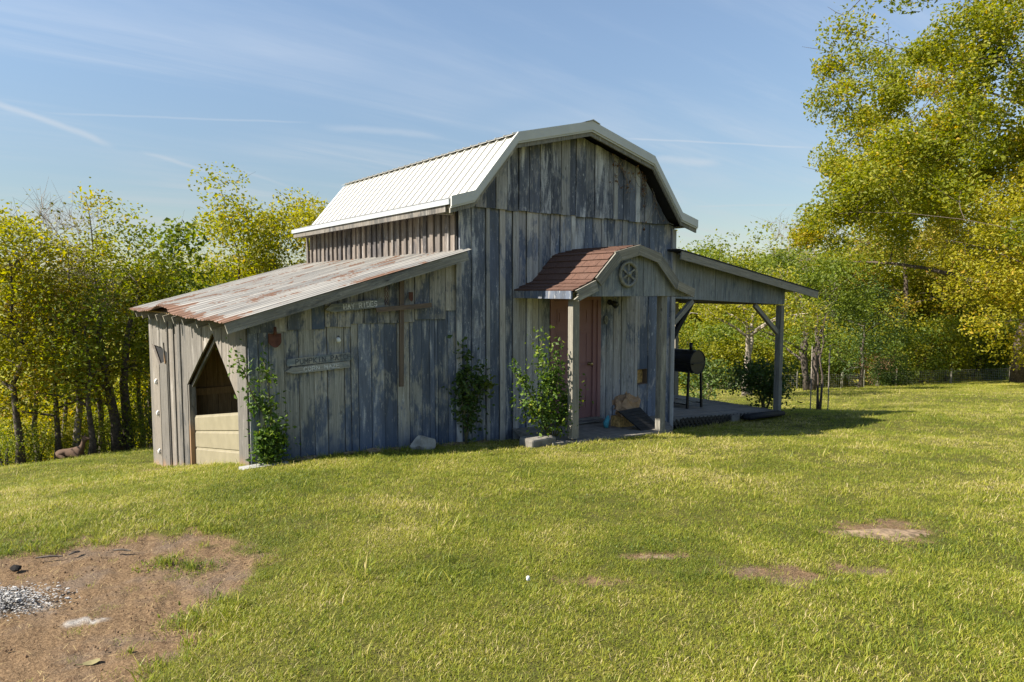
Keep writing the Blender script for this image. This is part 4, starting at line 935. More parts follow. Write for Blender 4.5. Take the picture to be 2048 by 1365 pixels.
# understory shrubs: two built, the rest copies
def thicket():
    sh = [tree('understory_shrub', 'leafy yellow-green shrub in the thicket left of the barn', (0, 0, 0), 3.0, 1.5, 1.6, 1.5, .05, 40, 3000, .11, .6, M['leaf_yellow'], M['barkd'], 201, 'shrubs in the left thicket', 'shrub', stems=4, tint=(.55, .25)),
          tree('understory_shrub', 'leafy mid-green shrub in the thicket left of the barn', (0, 0, 0), 2.6, 1.4, 1.3, 1.3, .05, 36, 2600, .11, .55, M['leaf_green'], M['barkd'], 202, 'shrubs in the left thicket', 'shrub', stems=4, tint=(.5, .25))]
    P = [(40, 23, 1.0, 0), (215, 24, 1.0, 1), (290, 23, 1.0, 0), (130, 25, 1.1, 0), (350, 25, 1.3, 0), (430, 27, 1.4, 0), (540, 29, 1.5, 0), (90, 26, 1.5, 0), (200, 28, 1.5, 0), (320, 29, 1.5, 1), 
         (60, 17.5, .45, 1), (175, 18.5, .5, 1), (250, 19, .5, 1), (110, 18.2, .45, 0), (300, 18.5, .6, 1), (-10, 16.6, .5, 1), (0, 34, 2.0, 0), (110, 36, 2.0, 0), (220, 35, 2.0, 1), (330, 36, 2.1, 0), (450, 38, 2.2, 0), (570, 36, 2.0, 0)]
    used = [0, 0]
    for i, (px, d, s, k) in enumerate(P):
        b = spot(px, d); rz = rnd.uniform(0, 6.28); sc_ = (s, s, s * rnd.uniform(.9, 1.15))
        if not used[k]: sh[k].location = b; sh[k].scale = sc_; sh[k].rotation_euler = (0, 0, rz); used[k] = 1
        else: copy_tree(sh[k], b, rz, sc_)
thicket()
# ---- trees on the right
def right_trees():
    b = spot(2052, 38); tree('maple_tree', 'huge yellow-green maple filling the upper right with spreading limbs', b, 24, (13.2, 13.2), 12.0, 11.4, .40, 380, 215000, .20, 1.0, M['leaf_maple'], M['bark'], 301, None, low=-.5, tint=(.52, .32), nlimb=22, shellb=.16, twigs=1)
    b = spot(1500, 27); tree('fork_tree', 'small wide tree with pale forked trunk seen through the pavilion', b, 4.9, 2.7, 3.3, 1.5, .15, 70, 6500, .12, .6, M['leaf_yellow'], M['barkp'], 302, None, stems=2, tint=(.60, .22), low=-.4, nlimb=9, twigs=2)
    b = spot(1625, 33); h = zpix(505, 33) - b[2]; tree('round_tree', 'rounded mid-green tree with several dark trunks right of the pavilion roof', b, h, 2.9, h * .60, h * .40, .15, 70, 9500, .14, .7, M['leaf_green'], M['barkd'], 303, None, stems=4, low=-.6, tint=(.45, .22))
    b = spot(1728, 41); h = zpix(545, 41) - b[2]; tree('dark_tree', 'dark evergreen-looking tree behind the young staked saplings', b, h, 2.0, h * .55, h * .46, .13, 50, 7000, .13, .7, M['leaf_dark'], M['barkd'], 304, None, low=-.9)
    b = spot(1812, 57); h = zpix(325, 57) - b[2]; tree('turning_tree', 'olive tree turning orange with a brown trunk behind the fence', b, h, 5.0, h * .60, h * .40, .32, 90, 17000, .21, 1.2, M['leaf_olive'], M['bark'], 305, None, low=-.7, tint=(.62, .30), nlimb=10, twigs=2)
    b = spot(1935, 60); h = zpix(350, 60) - b[2]; tree('leafy_tree', 'yellow-green leafy tree behind the fence under the big maple', b, h, 5.2, h * .56, h * .44, .28, 90, 17000, .21, 1.2, M['leaf_yellow'], M['bark'], 306, None, low=-.9, tint=(.50, .28), twigs=1)
    b = spot(2040, 62); h = zpix(360, 62) - b[2]; tree('bushy_tree', 'bushy olive-green tree behind the fence at the right picture edge', b, h, 5.2, h * .55, h * .45, .28, 80, 14000, .21, 1.2, M['leaf_olive'], M['bark'], 307, None, low=-.9, tint=(.45, .25))
    b = spot(2075, 31); h = zpix(300, 31) - b[2]; tree('yellow_tree', 'bright yellow-green tree reaching into the picture in front of the maple trunk', b, h, 3.7, h * .54, h * .45, .14, 100, 21000, .15, .8, M['leaf_yellow'], M['bark'], 308, None, low=-.9, tint=(.62, .24), twigs=1)
    # distant wood line, two kinds
    a1 = tree('wood_edge_tree', 'yellow-green tree in the wood line behind the pavilion', (0, 0, 0), 11, 3.6, 6.2, 4.8, .2, 66, 9500, .25, 1.05, M['leaf_maple'], M['barkd'], 311, 'trees of the far wood line', low=-.9, tint=(.50, .24))
    a2 = tree('wood_edge_tree', 'deep green tree in the wood line behind the pavilion', (0, 0, 0), 11, 3.3, 6.0, 4.8, .2, 66, 9500, .25, 1.05, M['leaf_green'], M['barkd'], 312, 'trees of the far wood line', low=-.9, tint=(.50, .24))
    P = [(1340, 60, 482, 0), (1395, 66, 476, 1), (1440, 58, 492, 0), (1490, 68, 478, 0), (1535, 60, 486, 1), (1590, 66, 474, 0), (1650, 62, 480, 0), (1705, 68, 455, 1), (1765, 62, 470, 0), (1290, 62, 500, 1), (1860, 64, 440, 0), (1980, 66, 420, 1), (2070, 64, 420, 0), (1240, 60, 500, 0), (1560, 78, 470, 0), (1420, 80, 470, 1)]
    used = [0, 0]
    for px, d, top, k in P:
        b = spot(px, d); s = (zpix(top, d) - b[2]) / 11.0; sc_ = (s, s, s); rz = rnd.uniform(0, 6.28); src = (a1, a2)[k]
        if not used[k]: src.location = b; src.scale = sc_; src.rotation_euler = (0, 0, rz); used[k] = 1
        else: copy_tree(src, b, rz, sc_)
    for i, (px, d, top) in enumerate([(1575, 56, 430), (1668, 55, 418), (1625, 59, 450)]):
        b = spot(px, d); h = zpix(top, d) - b[2]
        tree('dead_tree', ('grey leafless tree rising left of the others above the pavilion eave', 'tallest grey leafless tree, under the left edge of the maple crown', 'short grey leafless tree between two taller dead ones')[i], b, h, 2.0, h * .72, h * .28, .13, 34, 0, .1, 1.1, None, M['twig'], 330 + i, 'dead trees in the wood line', twigs=4, low=-.3)
    # undergrowth behind and in front of the fence
    u1 = tree('fence_shrub', 'dark green shrub in the undergrowth along the wire fence', (0, 0, 0), 3.2, 1.9, 1.6, 1.6, .05, 40, 4500, .15, .65, M['leaf_green'], M['barkd'], 341, 'undergrowth along the wire fence', 'shrub', stems=4, tint=(.35, .22))
    u2 = tree('fence_shrub', 'yellow-green shrub in the undergrowth along the wire fence', (0, 0, 0), 3.2, 1.9, 1.6, 1.6, .05, 40, 4500, .15, .65, M['leaf_yellow'], M['barkd'], 342, 'undergrowth along the wire fence', 'shrub', stems=4, tint=(.50, .25))
    P = [(1350, 44, 1.3, 0), (1410, 43, 1.2, 1), (1470, 45, 1.3, 0), (1530, 44, 1.2, 1), (1590, 46, 1.2, 0), (1650, 47, 1.1, 0), (1700, 50, 1.2, 1), (1750, 49, 1.3, 0), (1800, 51, 1.3, 1), (1850, 51, 1.3, 0), (1900, 53, 1.4, 1), (1955, 54, 1.4, 0), (2010, 55, 1.5, 1), (2065, 55, 1.5, 0), (1620, 52, 1.6, 1), (1450, 52, 1.7, 0), (1380, 50, 1.6, 1), (1540, 52, 1.6, 0), (1880, 57, 1.9, 0), (1770, 56, 1.9, 1), (1990, 60, 2.0, 1)]
    used = [0, 0]
    for px, d, s, k in P:
        b = spot(px, d); sc_ = (s, s, s * rnd.uniform(.9, 1.2)); rz = rnd.uniform(0, 6.28); src = (u1, u2)[k]
        if not used[k]: src.location = b; src.scale = sc_; src.rotation_euler = (0, 0, rz); used[k] = 1
        else: copy_tree(src, b, rz, sc_)
    b = spot(1790, 43); tree('dark_bush', 'low dark green bush growing through the wire fence', b, 2.1, 1.25, 1.0, 1.05, .04, 34, 4200, .10, .45, M['leaf_dark'], M['barkd'], 351, None, 'bush', stems=4)
    b = spot(1762, 46); tree('dead_bush', 'rust-brown dead bush behind the wire fence', b, 2.3, .9, 1.3, 1.0, .03, 26, 700, .11, .4, M['leaf_brown'], M['twig'], 352, None, 'bush', stems=4, twigs=2)
    # staked sapling beside the pavilion
    b = spot(1645, 18); r_ = tree('young_tree', 'thin young tree between two slender stakes right of the pavilion', b, 3.3, .55, 2.3, 1.0, .035, 26, 420, .07, .3, M['leaf_green'], M['bark'], 353, None, stems=2, tint=(.6, .2))
    for dx in (-.22, .25): bar('stake', (dx * .8, -dx * .6, -.1), (dx * .8, -dx * .6, 1.75), .022, .022, M['twig'], r_, (0, 1, 0))
    # shrubs round the pavilion
    tree('post_shrub', 'dark leafy shrub wrapped round the outer pavilion post', (8.75, .55, gz(8.75, .55)), 1.35, (.62, .6), .72, .58, .03, 40, 2600, .085, .26, M['leaf_dark'], M['stem'], 354, None, 'shrub', stems=4, tint=(.5, .25))
    b = spot(1418, 20.5); tree('deck_shrub', 'low green shrub behind the smoker grill beyond the deck', b, 1.5, (.9, .8), .75, .65, .03, 30, 1700, .10, .3, M['leaf_dark'], M['stem'], 355, None, 'shrub', stems=4, tint=(.6, .25))
right_trees()
# ---- climbers against the wall
def climber(name, label, base, stems, n, leaf, mat, seed, tint, sig):
    rng = np.random.default_rng(seed); e = tag(empty(name, base), label, 'shrub', 'climbing shrubs against the barn front'); mb = MB(); P = []; tn = []
    for st in stems:
        st = [np.array(p) - np.array(base) for p in st]; pts = []
        for k in range(9):
            u = k / 8 * (len(st) - 1); i = min(int(u), len(st) - 2); f = u - i; pts.append(st[i] * (1 - f) + st[i + 1] * f + rng.normal(0, .012, 3))
        mb.tube(pts, [.011 * (1 - .07 * k) for k in range(9)], 5)
        P += pts[2:]; 
    P = np.array(P); w_ = rng.random(len(P)) ** 1.6 + .15; w_ /= w_.sum(); ci = rng.choice(len(P), n, p=w_); Q = P[ci] + rng.normal(0, 1, (n, 3)) * np.array(sig) * rng.uniform(.35, 1.3, len(P))[ci][:, None]
    Q[:, 1] = np.minimum(Q[:, 1], -base[1] - .075); ct = rng.normal(0, .15, len(P))
    mb.obj('stems', M['stem'], e, None, True); leaves('leaves', Q, leaf * rng.uniform(.6, 1.3, n), tint + ct[ci] + rng.normal(0, .12, n), mat, rng, e, .25)
climber('climber', 'leafy shrub climbing the left corner of the lean-to', (-2.78, -.14, .10), [[(-2.78, -.14, .1), (-2.82, -.12, .7), (-2.95, -.12, 1.0), (-3.05, -.14, 1.25), (-3.12, -.14, 1.42)], [(-2.74, -.14, .1), (-2.74, -.13, .8), (-2.80, -.12, 1.4)], [(-2.70, -.15, .1), (-2.68, -.16, .55)], [(-2.80, -.15, .1), (-2.86, -.16, .45)], [(-2.75, -.15, .1), (-2.75, -.18, .4)]], 1500, .062, M['leaf_vine'], 401, .45, (.085, .05, .11))
climber('climber', 'dark round-leaved shrub at the joint of barn and lean-to', (.06, -.14, -.02), [[(.06, -.12, -.02), (.0, -.12, .6), (-.06, -.14, 1.0)], [(.06, -.12, -.02), (.1, -.12, .7), (.06, -.12, 1.24)], [(.07, -.12, -.02), (.2, -.14, .6), (.42, -.16, .85)], [(.06, -.12, -.02), (.15, -.12, .6), (.28, -.14, 1.0)], [(.05, -.12, .2), (-.05, -.14, .75), (.05, -.14, .9)]], 760, .082, M['leaf_dark'], 402, .55, (.10, .05, .11))
climber('climber', 'tall bushy shrub with sunlit tips in front of the maroon door', (.95, -1.0, .10), [[(.9, -1.0, .1), (.8, -1.0, .9), (.72, -1.0, 1.5)], [(.95, -1.0, .1), (1.0, -1.0, .8), (1.02, -1.0, 1.25)], [(.92, -1.0, .1), (.55, -.95, .8), (.32, -.9, 1.15)], [(.98, -1.0, .1), (1.2, -1.05, .6), (1.38, -1.1, .75)], [(.9, -1.0, .1), (.6, -1.0, .5), (.35, -1.0, .7)], [(.95, -1.0, .1), (.85, -1.05, .6), (.85, -1.05, 1.0)], [(1, -1.0, .1), (1.05, -1.1, .4), (1.1, -1.1, .6)], [(.9, -1, .1), (.72, -1.05, .4), (.7, -1.05, .8)]], 2500, .060, M['leaf_vine'], 403, .42, (.085, .09, .11))

# ---- rock and plank at the wall, bag and boards by the door
v, f = rock(8, .20, .12, .16); o = link('rock', pymesh('rock', v, f), M['stone'], None, (-.68, -.16, gz(-.68, -.16) + .06)); tag(o, 'pale limestone rock against the lean-to wall', 'rock')
o = bar('loose_plank', (-3.12, -.20, .125), (-2.58, -.16, .12), .17, .035, M['batten'], None, (0, 0, 1)); tag(o, 'short pale plank lying on the grass at the lean-to corner', 'plank')
def bag():
    rng = np.random.default_rng(9); v, f = rock(77, .30, .16, .22, .5, 14); v = np.array(v); v += rng.normal(0, .017, v.shape); v[:, 2] += .05 * np.sin(v[:, 0] * 22) * np.cos(v[:, 1] * 31)
    o = link('paper_bag', pymesh('paper_bag', v, f), M['paper'], None, (2.86, -.62, .30)); tag(o, 'crumpled brown paper feed bag on the porch behind the dark board', 'bag')
    lb_ = MB().box(-.20, -.11, 0, .16, .09, .22).obj('firewood_box', M['osb'], None, (2.84, -.60, -.06)); tag(lb_, 'small wooden crate under the crumpled paper bag', 'crate')
bag()
def leaning():
    b = MB(); A = [Vector((2.44, -.86, .30)), Vector((2.98, -.82, .30)), Vector((3.24, -1.05, -.055)), Vector((2.74, -1.09, -.02))]
    n = (A[1] - A[0]).cross(A[3] - A[0]).normalized() * .012
    e = tag(empty('leaning_board', (2.8, -1.0, 0)), 'dark ribbed board leaning against the paper bag', 'board')
    for k in range(7):
        a0, a1 = k / 7, (k + .93) / 7; q = [A[0].lerp(A[3], a0), A[1].lerp(A[2], a0), A[1].lerp(A[2], a1), A[0].lerp(A[3], a1)]
        o_ = Vector((2.8, -1.0, 0)); v = [tuple(p - o_ - n) for p in q] + [tuple(p - o_ + n) for p in q]
        link('slat', pymesh('slat', v, [(0, 1, 2, 3), (7, 6, 5, 4), (0, 4, 5, 1), (1, 5, 6, 2), (2, 6, 7, 3), (3, 7, 4, 0)]), M['rubber'], e)
leaning()
b = MB(); b.tube([(2.42, -.62, .0), (2.415, -.62, .08), (2.44, -.63, .15), (2.45, -.63, .2)], [.035, .05, .035, .012], 8); tag(b.obj('plastic_scoop', M['cyan'], None, None, True), 'small faded blue plastic scoop on the porch floor', 'scoop')
o = MB(); 
for k in range(3): o.tube([(6.9, -.15 - .06 * k, -.40), (7.4, -.17 - .06 * k, -.415 + .008 * k), (8.2, -.15 - .05 * k, -.45)], [.055, .06, .05], 8)
tag(o.obj('rubber_mat', M['rubber'], None, None, True), 'rolled black rubber mat lying at the front edge of the deck', 'mat')

# ---- smoker grill on the deck
def grill():
    gx, gy, zd = 6.56, .78, dz(6.55); e = tag(empty('smoker_grill', (gx, gy, zd)), 'black barrel smoker grill on legs standing on the deck', 'grill'); zc_ = .68 - zd; r = .25; L_ = 1.15; I = M['black_iron']
    n = 28
    def half(a0, a1, r_, nm, y0=0, y1=L_):
        b = MB(); m = 15; v = []
        for yy in (y0, y1):
            for k in range(m): a = a0 + (a1 - a0) * k / (m - 1); v.append((r_ * math.cos(a), yy, zc_ + r_ * math.sin(a)))
        f = [(k, k + 1, m + k + 1, m + k) for k in range(m - 1)] + [tuple(range(m)), tuple(range(m, 2 * m))[::-1], (0, m, 2 * m - 1, m - 1)]
        b.add(v, f); return b.obj(nm, I, e)
    half(math.pi, 2 * math.pi, r, 'barrel'); half(.02, math.pi - .02, r + .004, 'lid')
    b = MB()
    MB().torus((0, -.004, zc_), r, .010, 1, 28, 6).obj('end_band', I, e, None, True)
    MB().box(-.20, -.05, zc_ - .045, .20, -.004, zc_ - .02).obj('shelf_bracket', I, e)
    MB().tube([(.05, .22, zc_ + r - .02), (.05, .22, zc_ + r + .15)], .035, 10).obj('smoke_stack', I, e, None, True)
    MB().tube([(-.02, .95, zc_ + r - .02), (-.02, .95, zc_ + r + .10)], .035, 10).obj('smoke_stack', I, e, None, True)
    MB().tube([(-r - .01, .2, zc_ + .02), (-r - .06, .2, zc_ + .03), (-r - .06, .9, zc_ + .03), (-r - .01, .9, zc_ + .02)], .012, 6).obj('lid_handle', I, e)
    for x in (-.24, .22):
        for y in (.06, 1.08): bar('leg', (x * 1.05, y, 0), (x * .86, y, zc_ - .10), .042, .042, I, e, (0, 1, 0))
    for x in (-.25, .23): bar('rail', (x, .09, .10), (x, 1.05, .10), .03, .03, I, e)
    for y in (.06, 1.08): bar('crosspiece', (-.22, y, zc_ - .16), (.20, y, zc_ - .16), .04, .025, I, e); 
    b = MB()
    for k in range(8): y = .16 + k * .11; b.box(-.23, y, .095, .21, y + .055, .108)
    b.obj('bottom_rack', I, e)
grill()
# ---- wire fence on the far side of the lawn
def fence():
    ps = [spot(px, d) for px, d in ((1420, 39.5), (1520, 41), (1600, 42.5), (1690, 44), (1735, 45), (1800, 46), (1910, 48), (2030, 50), (2120, 52))]
    e = tag(empty('wire_fence', ps[3]), 'old woven wire fence with grey wooden posts beyond the lawn', 'fence'); o_ = Vector(ps[3])
    for i, p in enumerate(ps):
        thin = i in (1, 2, 4, 5); r_ = .035 if thin else .085; tl = rnd.uniform(-.06, .06); hh = 1.05 if not thin else 1.15
        MB().tube([Vector(p) - o_ + Vector((0, 0, -.2)), Vector(p) - o_ + Vector((tl, 0, hh)), Vector(p) - o_ + Vector((tl, 0, hh + .02))], [r_, r_ * .9, r_ * .6], 8).obj('post', M['fascia'], e, None, False)
    b = MB()
    for p, q in zip(ps, ps[1:]):
        p, q = Vector(p) - o_, Vector(q) - o_; L_ = (q - p).length
        for k in range(8): z = Vector((0, 0, .06 + .125 * k)); b.tube([p + z, (p + q) / 2 + z + Vector((0, 0, rnd.uniform(-.03, .01))), q + z], .006, 3, False)
        for k in range(int(L_ / .19)): c = p.lerp(q, (k + .5) / int(L_ / .19)); b.tube([c + Vector((0, 0, .05)), c + Vector((rnd.uniform(-.03, .03), 0, .94))], .005, 3, False)
    b.obj('wire_mesh', M['wire'], e)['kind'] = 'stuff'
fence()
# ---- deer decoy
def deer():
    b0 = spot(128, 16.2); x0, y0, z0 = b0; a = R(YAW); r_ = (math.cos(a), -math.sin(a))     # lies with its flank to the viewer, head to the right
    P = [(0, .22, .13), (-.18, .25, .15), (-.36, .21, .12), (.20, .27, .12), (.30, .40, .075), (.345, .56, .058), (.375, .655, .066), (.47, .645, .042), (.545, .625, .025)]
    E_ = [(0, 1), (1, 2), (0, 3), (3, 4), (4, 5), (5, 6), (6, 7), (7, 8)]
    V = [(x, 0, z) for x, z, r in P]; S = [r for *_, r in P]
    def leg(root, pts, rr):
        i = root
        for (x, y, z), r in zip(pts, rr): V.append((x, y, z)); S.append(r); E_.append((i, len(V) - 1)); i = len(V) - 1
    for s in (1, -1):
        leg(3, [(.22, .10 * s, .17), (.34, .11 * s, .07), (.16, .12 * s, .035), (.10, .12 * s, .03)], (.06, .035, .024, .02))
        leg(1, [(-.28, .11 * s, .17), (-.08, .15 * s, .10), (-.30, .16 * s, .045), (-.12, .17 * s, .03)], (.085, .06, .03, .02))
        leg(6, [(.355, .045 * s, .70), (.335, .085 * s, .765)], (.02, .012))
    leg(2, [(-.47, 0, .23)], (.03,))
    me = bpy.data.meshes.new('deer_decoy'); me.from_pydata([(x * r_[0] - y * r_[1] * 1, x * r_[1] + y * r_[0], z) for x, y, z in V], E_, []); me.update()
    o = link('deer_decoy', me, M['deer'], None, (x0, y0, z0 - .06)); o.scale = (.86,) * 3; m = o.modifiers.new('skin', 'SKIN')
    for k, sv in enumerate(me.skin_vertices[0].data): sv.radius = (S[k], S[k]); sv.use_root = (k == 0)
    o.modifiers.new('smooth', 'SUBSURF').levels = 2; o.modifiers[-1].render_levels = 2
    m.use_smooth_shade = True
    tag(o, 'reddish brown deer decoy lying under the trees at the left', 'deer decoy')
deer()

# ------------------------------------------------------------------ small things on the ground
def flagstone(label, c, a, b_, rot, seed):
    r_ = random.Random(seed); n = 14; poly = []
    for k in range(n): t = 2 * math.pi * k / n; q = r_.uniform(.58, 1.18); u, v = a * math.cos(t) * q, b_ * math.sin(t) * q; poly.append((u * math.cos(rot) - v * math.sin(rot), u * math.sin(rot) + v * math.cos(rot)))
    z = gz(*c); 
    def h(p): return gz(c[0] + p[0], c[1] + p[1]) - z
    v = [(x, y, h((x, y)) - .016 + r_.uniform(-.012, .004)) for x, y in poly] + [(x * 1.03, y * 1.03, h((x, y)) - .08) for x, y in poly] + [(x * .5, y * .5, h((x * .5, y * .5)) + .002 + r_.uniform(-.012, .008)) for x, y in poly] + [(0, 0, .004)]
    f = [(k, (k + 1) % n, 2 * n + (k + 1) % n, 2 * n + k) for k in range(n)] + [(2 * n + k, 2 * n + (k + 1) % n, 3 * n) for k in range(n)] + [(n + k, n + (k + 1) % n, (k + 1) % n, k) for k in range(n)]
    tag(link('flagstone', pymesh('flagstone', v, f), M['flag'], None, (c[0], c[1], z)), label, 'flagstone', 'flagstones set in the lawn')
flagstone('largest brown flagstone, at the right of the lawn', (-.14, -6.13), .48, .21, VR + .04, 4); flagstone('small brown flagstone sunk in the middle of the lawn', (-2.09, -5.50), .20, .085, VR + .3, 6)
def lump(name, label, cat, c, s, mat, seed, dzz=0.0, group=None):
    v, f = rock(seed, *s, .5, 7); return tag(link(name, pymesh(name, v, f), mat, None, (c[0], c[1], gz(*c) + dzz)), label, cat, group)
M['char'] = plain('charcoal', (0.018, 0.016, 0.015), .95, 0, .4, 30, .6); M['ashm'] = plain('pale_ash', (0.42, 0.41, 0.40), .95, 0, .35, 18, .6)
lump('charcoal_lump', 'black charcoal lump alone on the bare soil', 'charcoal', (-5.30, -3.05), (.035, .03, .022), M['char'], 61, .015)
lump('litter_scrap', 'small white scrap lying in the grass', 'litter', (-3.04, -5.42), (.012, .010, .016), M['white'], 63, .05)
def ash():
    rng = np.random.default_rng(21); b = MB(); c = MB(); n = 0
    for k in range(4200):
        p = rng.normal(0, 1, 2) * np.array([.17, .09]); q = np.array([-5.46, -3.60]) + np.array([p[0] * math.cos(VR) - p[1] * math.sin(VR), p[0] * math.sin(VR) + p[1] * math.cos(VR)])
        h = .07 * math.exp(-(p[0] / .35) ** 2 - (p[1] / .2) ** 2); s_ = rng.uniform(.0022, .0058) * (2.2 if rng.random() < .04 else 1); v, f = _chip[int(rng.integers(0, 6))]
        mt = b if rng.random() < .78 else c; z = gz(*q) + h * rng.random() + .004
        mt.add([(q[0] + x * s_ * 1.3, q[1] + y * s_, z + w_ * s_ * .45) for x, y, w_ in v], f)
    e = tag(empty('ash_heap', (-5.46, -3.60, .45)), 'heap of white ash and charred bits on the bare soil', 'ash heap')
    for nm, m_, mt in (('ash_flakes', b, M['ashm']), ('charred_bits', c, M['char'])): o = m_.obj(nm, mt, e, (5.46, 3.60, -.45)); o['kind'] = 'stuff'
_chip = [rock(300 + k, 1, 1, 1, .5, 3) for k in range(6)]
ash()
def crumbs():
    """loose clods and straw on the bare soil"""
    rng = np.random.default_rng(33); b = MB(); st = MB()
    n = 0
    while n < 1500:
        x, y = rng.uniform(-7.2, -3.9), rng.uniform(-6.2, -2.1)
        if bare(np.array([x]), np.array([y]))[0] < .6: continue
        n += 1; z = gz(x, y) - .012; s_ = rng.uniform(.002, .007) * (2.2 if rng.random() < .03 else 1)
        if n % 2: v, f = _chip[n % 6]; b.add([(x + q[0] * s_, y + q[1] * s_, z + q[2] * s_) for q in v], f)
        else:
            a = rng.uniform(0, 6.28); L_ = rng.uniform(.012, .05); d = np.array([math.cos(a), math.sin(a)]) * L_; nn = np.array([-math.sin(a), math.cos(a)]) * .0011
            st.add([(x - nn[0], y - nn[1], z + .006), (x + nn[0], y + nn[1], z + .006), (x + nn[0] + d[0], y + nn[1] + d[1], z + .012), (x - nn[0] + d[0], y - nn[1] + d[1], z + .012)], [(0, 1, 2, 3)])
    M['clod'] = plain('soil_clod', (0.17, 0.105, 0.06), .95, 0, .4, 30, .5)
    tag(b.obj('dirt_clods', M['clod']), 'loose clods on the bare soil', kind='stuff'); tag(st.obj('straw_litter', M['straw']), 'dry straw bits on the bare soil', kind='stuff')
crumbs()
for k, (x, y, a, L_, lab) in enumerate([(-5.12, -2.92, .2, .16, 'longer dark stick lying near the top of the bare soil'), (-4.72, -3.12, -.1, .12, 'dark stick lying nearer the grass on the bare soil'), (-4.98, -2.95, 1.0, .07, 'short stub of wood between two sticks on the bare soil')]):
    d = Vector((math.cos(VR + a), math.sin(VR + a), 0)) * L_ / 2; c = Vector((x, y, gz(x, y) + .006)); b = MB(); b.tube([tuple(c - d), tuple(c + Vector((0, 0, .006))), tuple(c + d)], [.006, .009, .005], 6); tag(b.obj('stick', M['barkd']), lab, 'stick')
c = (-5.06, -4.72, gz(-5.06, -4.72) - .02); fl = tag(empty('fallen_leaf', c), 'pale yellow fallen leaf on the bare soil', 'leaf'); n = 12
link('leaf_blade', pymesh('leaf_blade', [(.034 * math.cos(2 * math.pi * k / n) * (1 + .16 * (k % 2)), .024 * math.sin(2 * math.pi * k / n), .006 + .003 * math.cos(2 * math.pi * k / n * 2)) for k in range(n)] + [(0, 0, .004)], [(k, (k + 1) % n, n) for k in range(n)]), plain('yellowed_leaf', (.21, .18, .085), .7), fl)
MB().tube([(-.03, 0, .004), (-.07, .02, .006)], .0025, 5).obj('leaf_stalk', M['stem'], fl)

# ------------------------------------------------------------------ grass
def grass_mat():
    g = G('grass_blades'); v = g.coord((1, 1, 1), 0, True); n = g.noise(v, .9, 4, .6); n2 = g.noise(v, 5, 3, .6); n3 = g.noise(v, .22, 3)
    at = g.N('ShaderNodeAttribute'); at.attribute_name = 'tint'; rp = g.N('ShaderNodeValToRGB'); e = rp.color_ramp.elements
    e[0].position = 0; e[0].color = (.070, .110, .012, 1); e[1].position = .42; e[1].color = (.225, .258, .022, 1)
    x = e.new(.75); x.color = (.360, .338, .045, 1); x = e.new(.88); x.color = (.48, .40, .15, 1); x = e.new(1.0); x.color = (.58, .48, .26, 1)
    t = g.math('ADD', g.math('MULTIPLY', at.outputs['Fac'], .75), g.math('MULTIPLY', g.math('SUBTRACT', g.oi.outputs['Random'], .5), .22))
    t = g.math('ADD', t, g.step(n, .32, .68, -.17, .20)); t = g.math('ADD', t, g.step(n2, .3, .7, -.07, .09)); t = g.math('ADD', t, g.step(n3, .35, .65, -.08, .12), True)
    g.L(t, rp.inputs[0]); g.fin(rp.outputs[0], .5, .35)
    tr = g.N('ShaderNodeBsdfTranslucent'); hs = g.N('ShaderNodeHueSaturation'); hs.inputs['Value'].default_value = 1.4; g.L(rp.outputs[0], hs.inputs['Color']); g.L(hs.outputs[0], tr.inputs[0])
    ms = g.N('ShaderNodeMixShader'); ms.inputs[0].default_value = .42; g.L(g.b.outputs[0], ms.inputs[1]); g.L(tr.outputs[0], ms.inputs[2]); g.L(ms.outputs[0], g.out.inputs[0]); return g.m
def tuft(name, seed, n, rad, hgt, wid, mat, droop=.5):
    rng = np.random.default_rng(seed); V = []; Q = []; T = []
    for k in range(n):
        a = rng.uniform(0, 6.28); r = rad * math.sqrt(rng.random()); p = np.array([r * math.cos(a), r * math.sin(a), -.01]); az = rng.uniform(0, 6.28); ln = rng.uniform(.25, 1.0) * droop; h = hgt * rng.uniform(.45, 1.15); w = wid * rng.uniform(.6, 1.25)
        d = np.array([math.cos(az), math.sin(az), 0]); s_ = np.array([-d[1], d[0], 0]); tn = min(1, max(0, rng.normal(.5, .2))) if rng.random() > .12 else rng.uniform(.9, 1.2); o = len(V)
        for j, (u, ww) in enumerate(((0, .8), (.4, 1), (.75, .7), (1, .08))):
            c = p + np.array([0, 0, 1]) * h * (u - .35 * ln * u * u) + d * h * ln * u ** 1.7; V += [c - s_ * w * ww * .5, c + s_ * w * ww * .5]; T += [tn, tn]
        Q += [(o + 2 * j, o + 2 * j + 1, o + 2 * j + 3, o + 2 * j + 2) for j in range(3)]
    me = fast_mesh(name, np.array(V), np.array(Q), {'tint': np.array(T)}); ob = bpy.data.objects.new(name, me); me.materials.append(mat); return ob
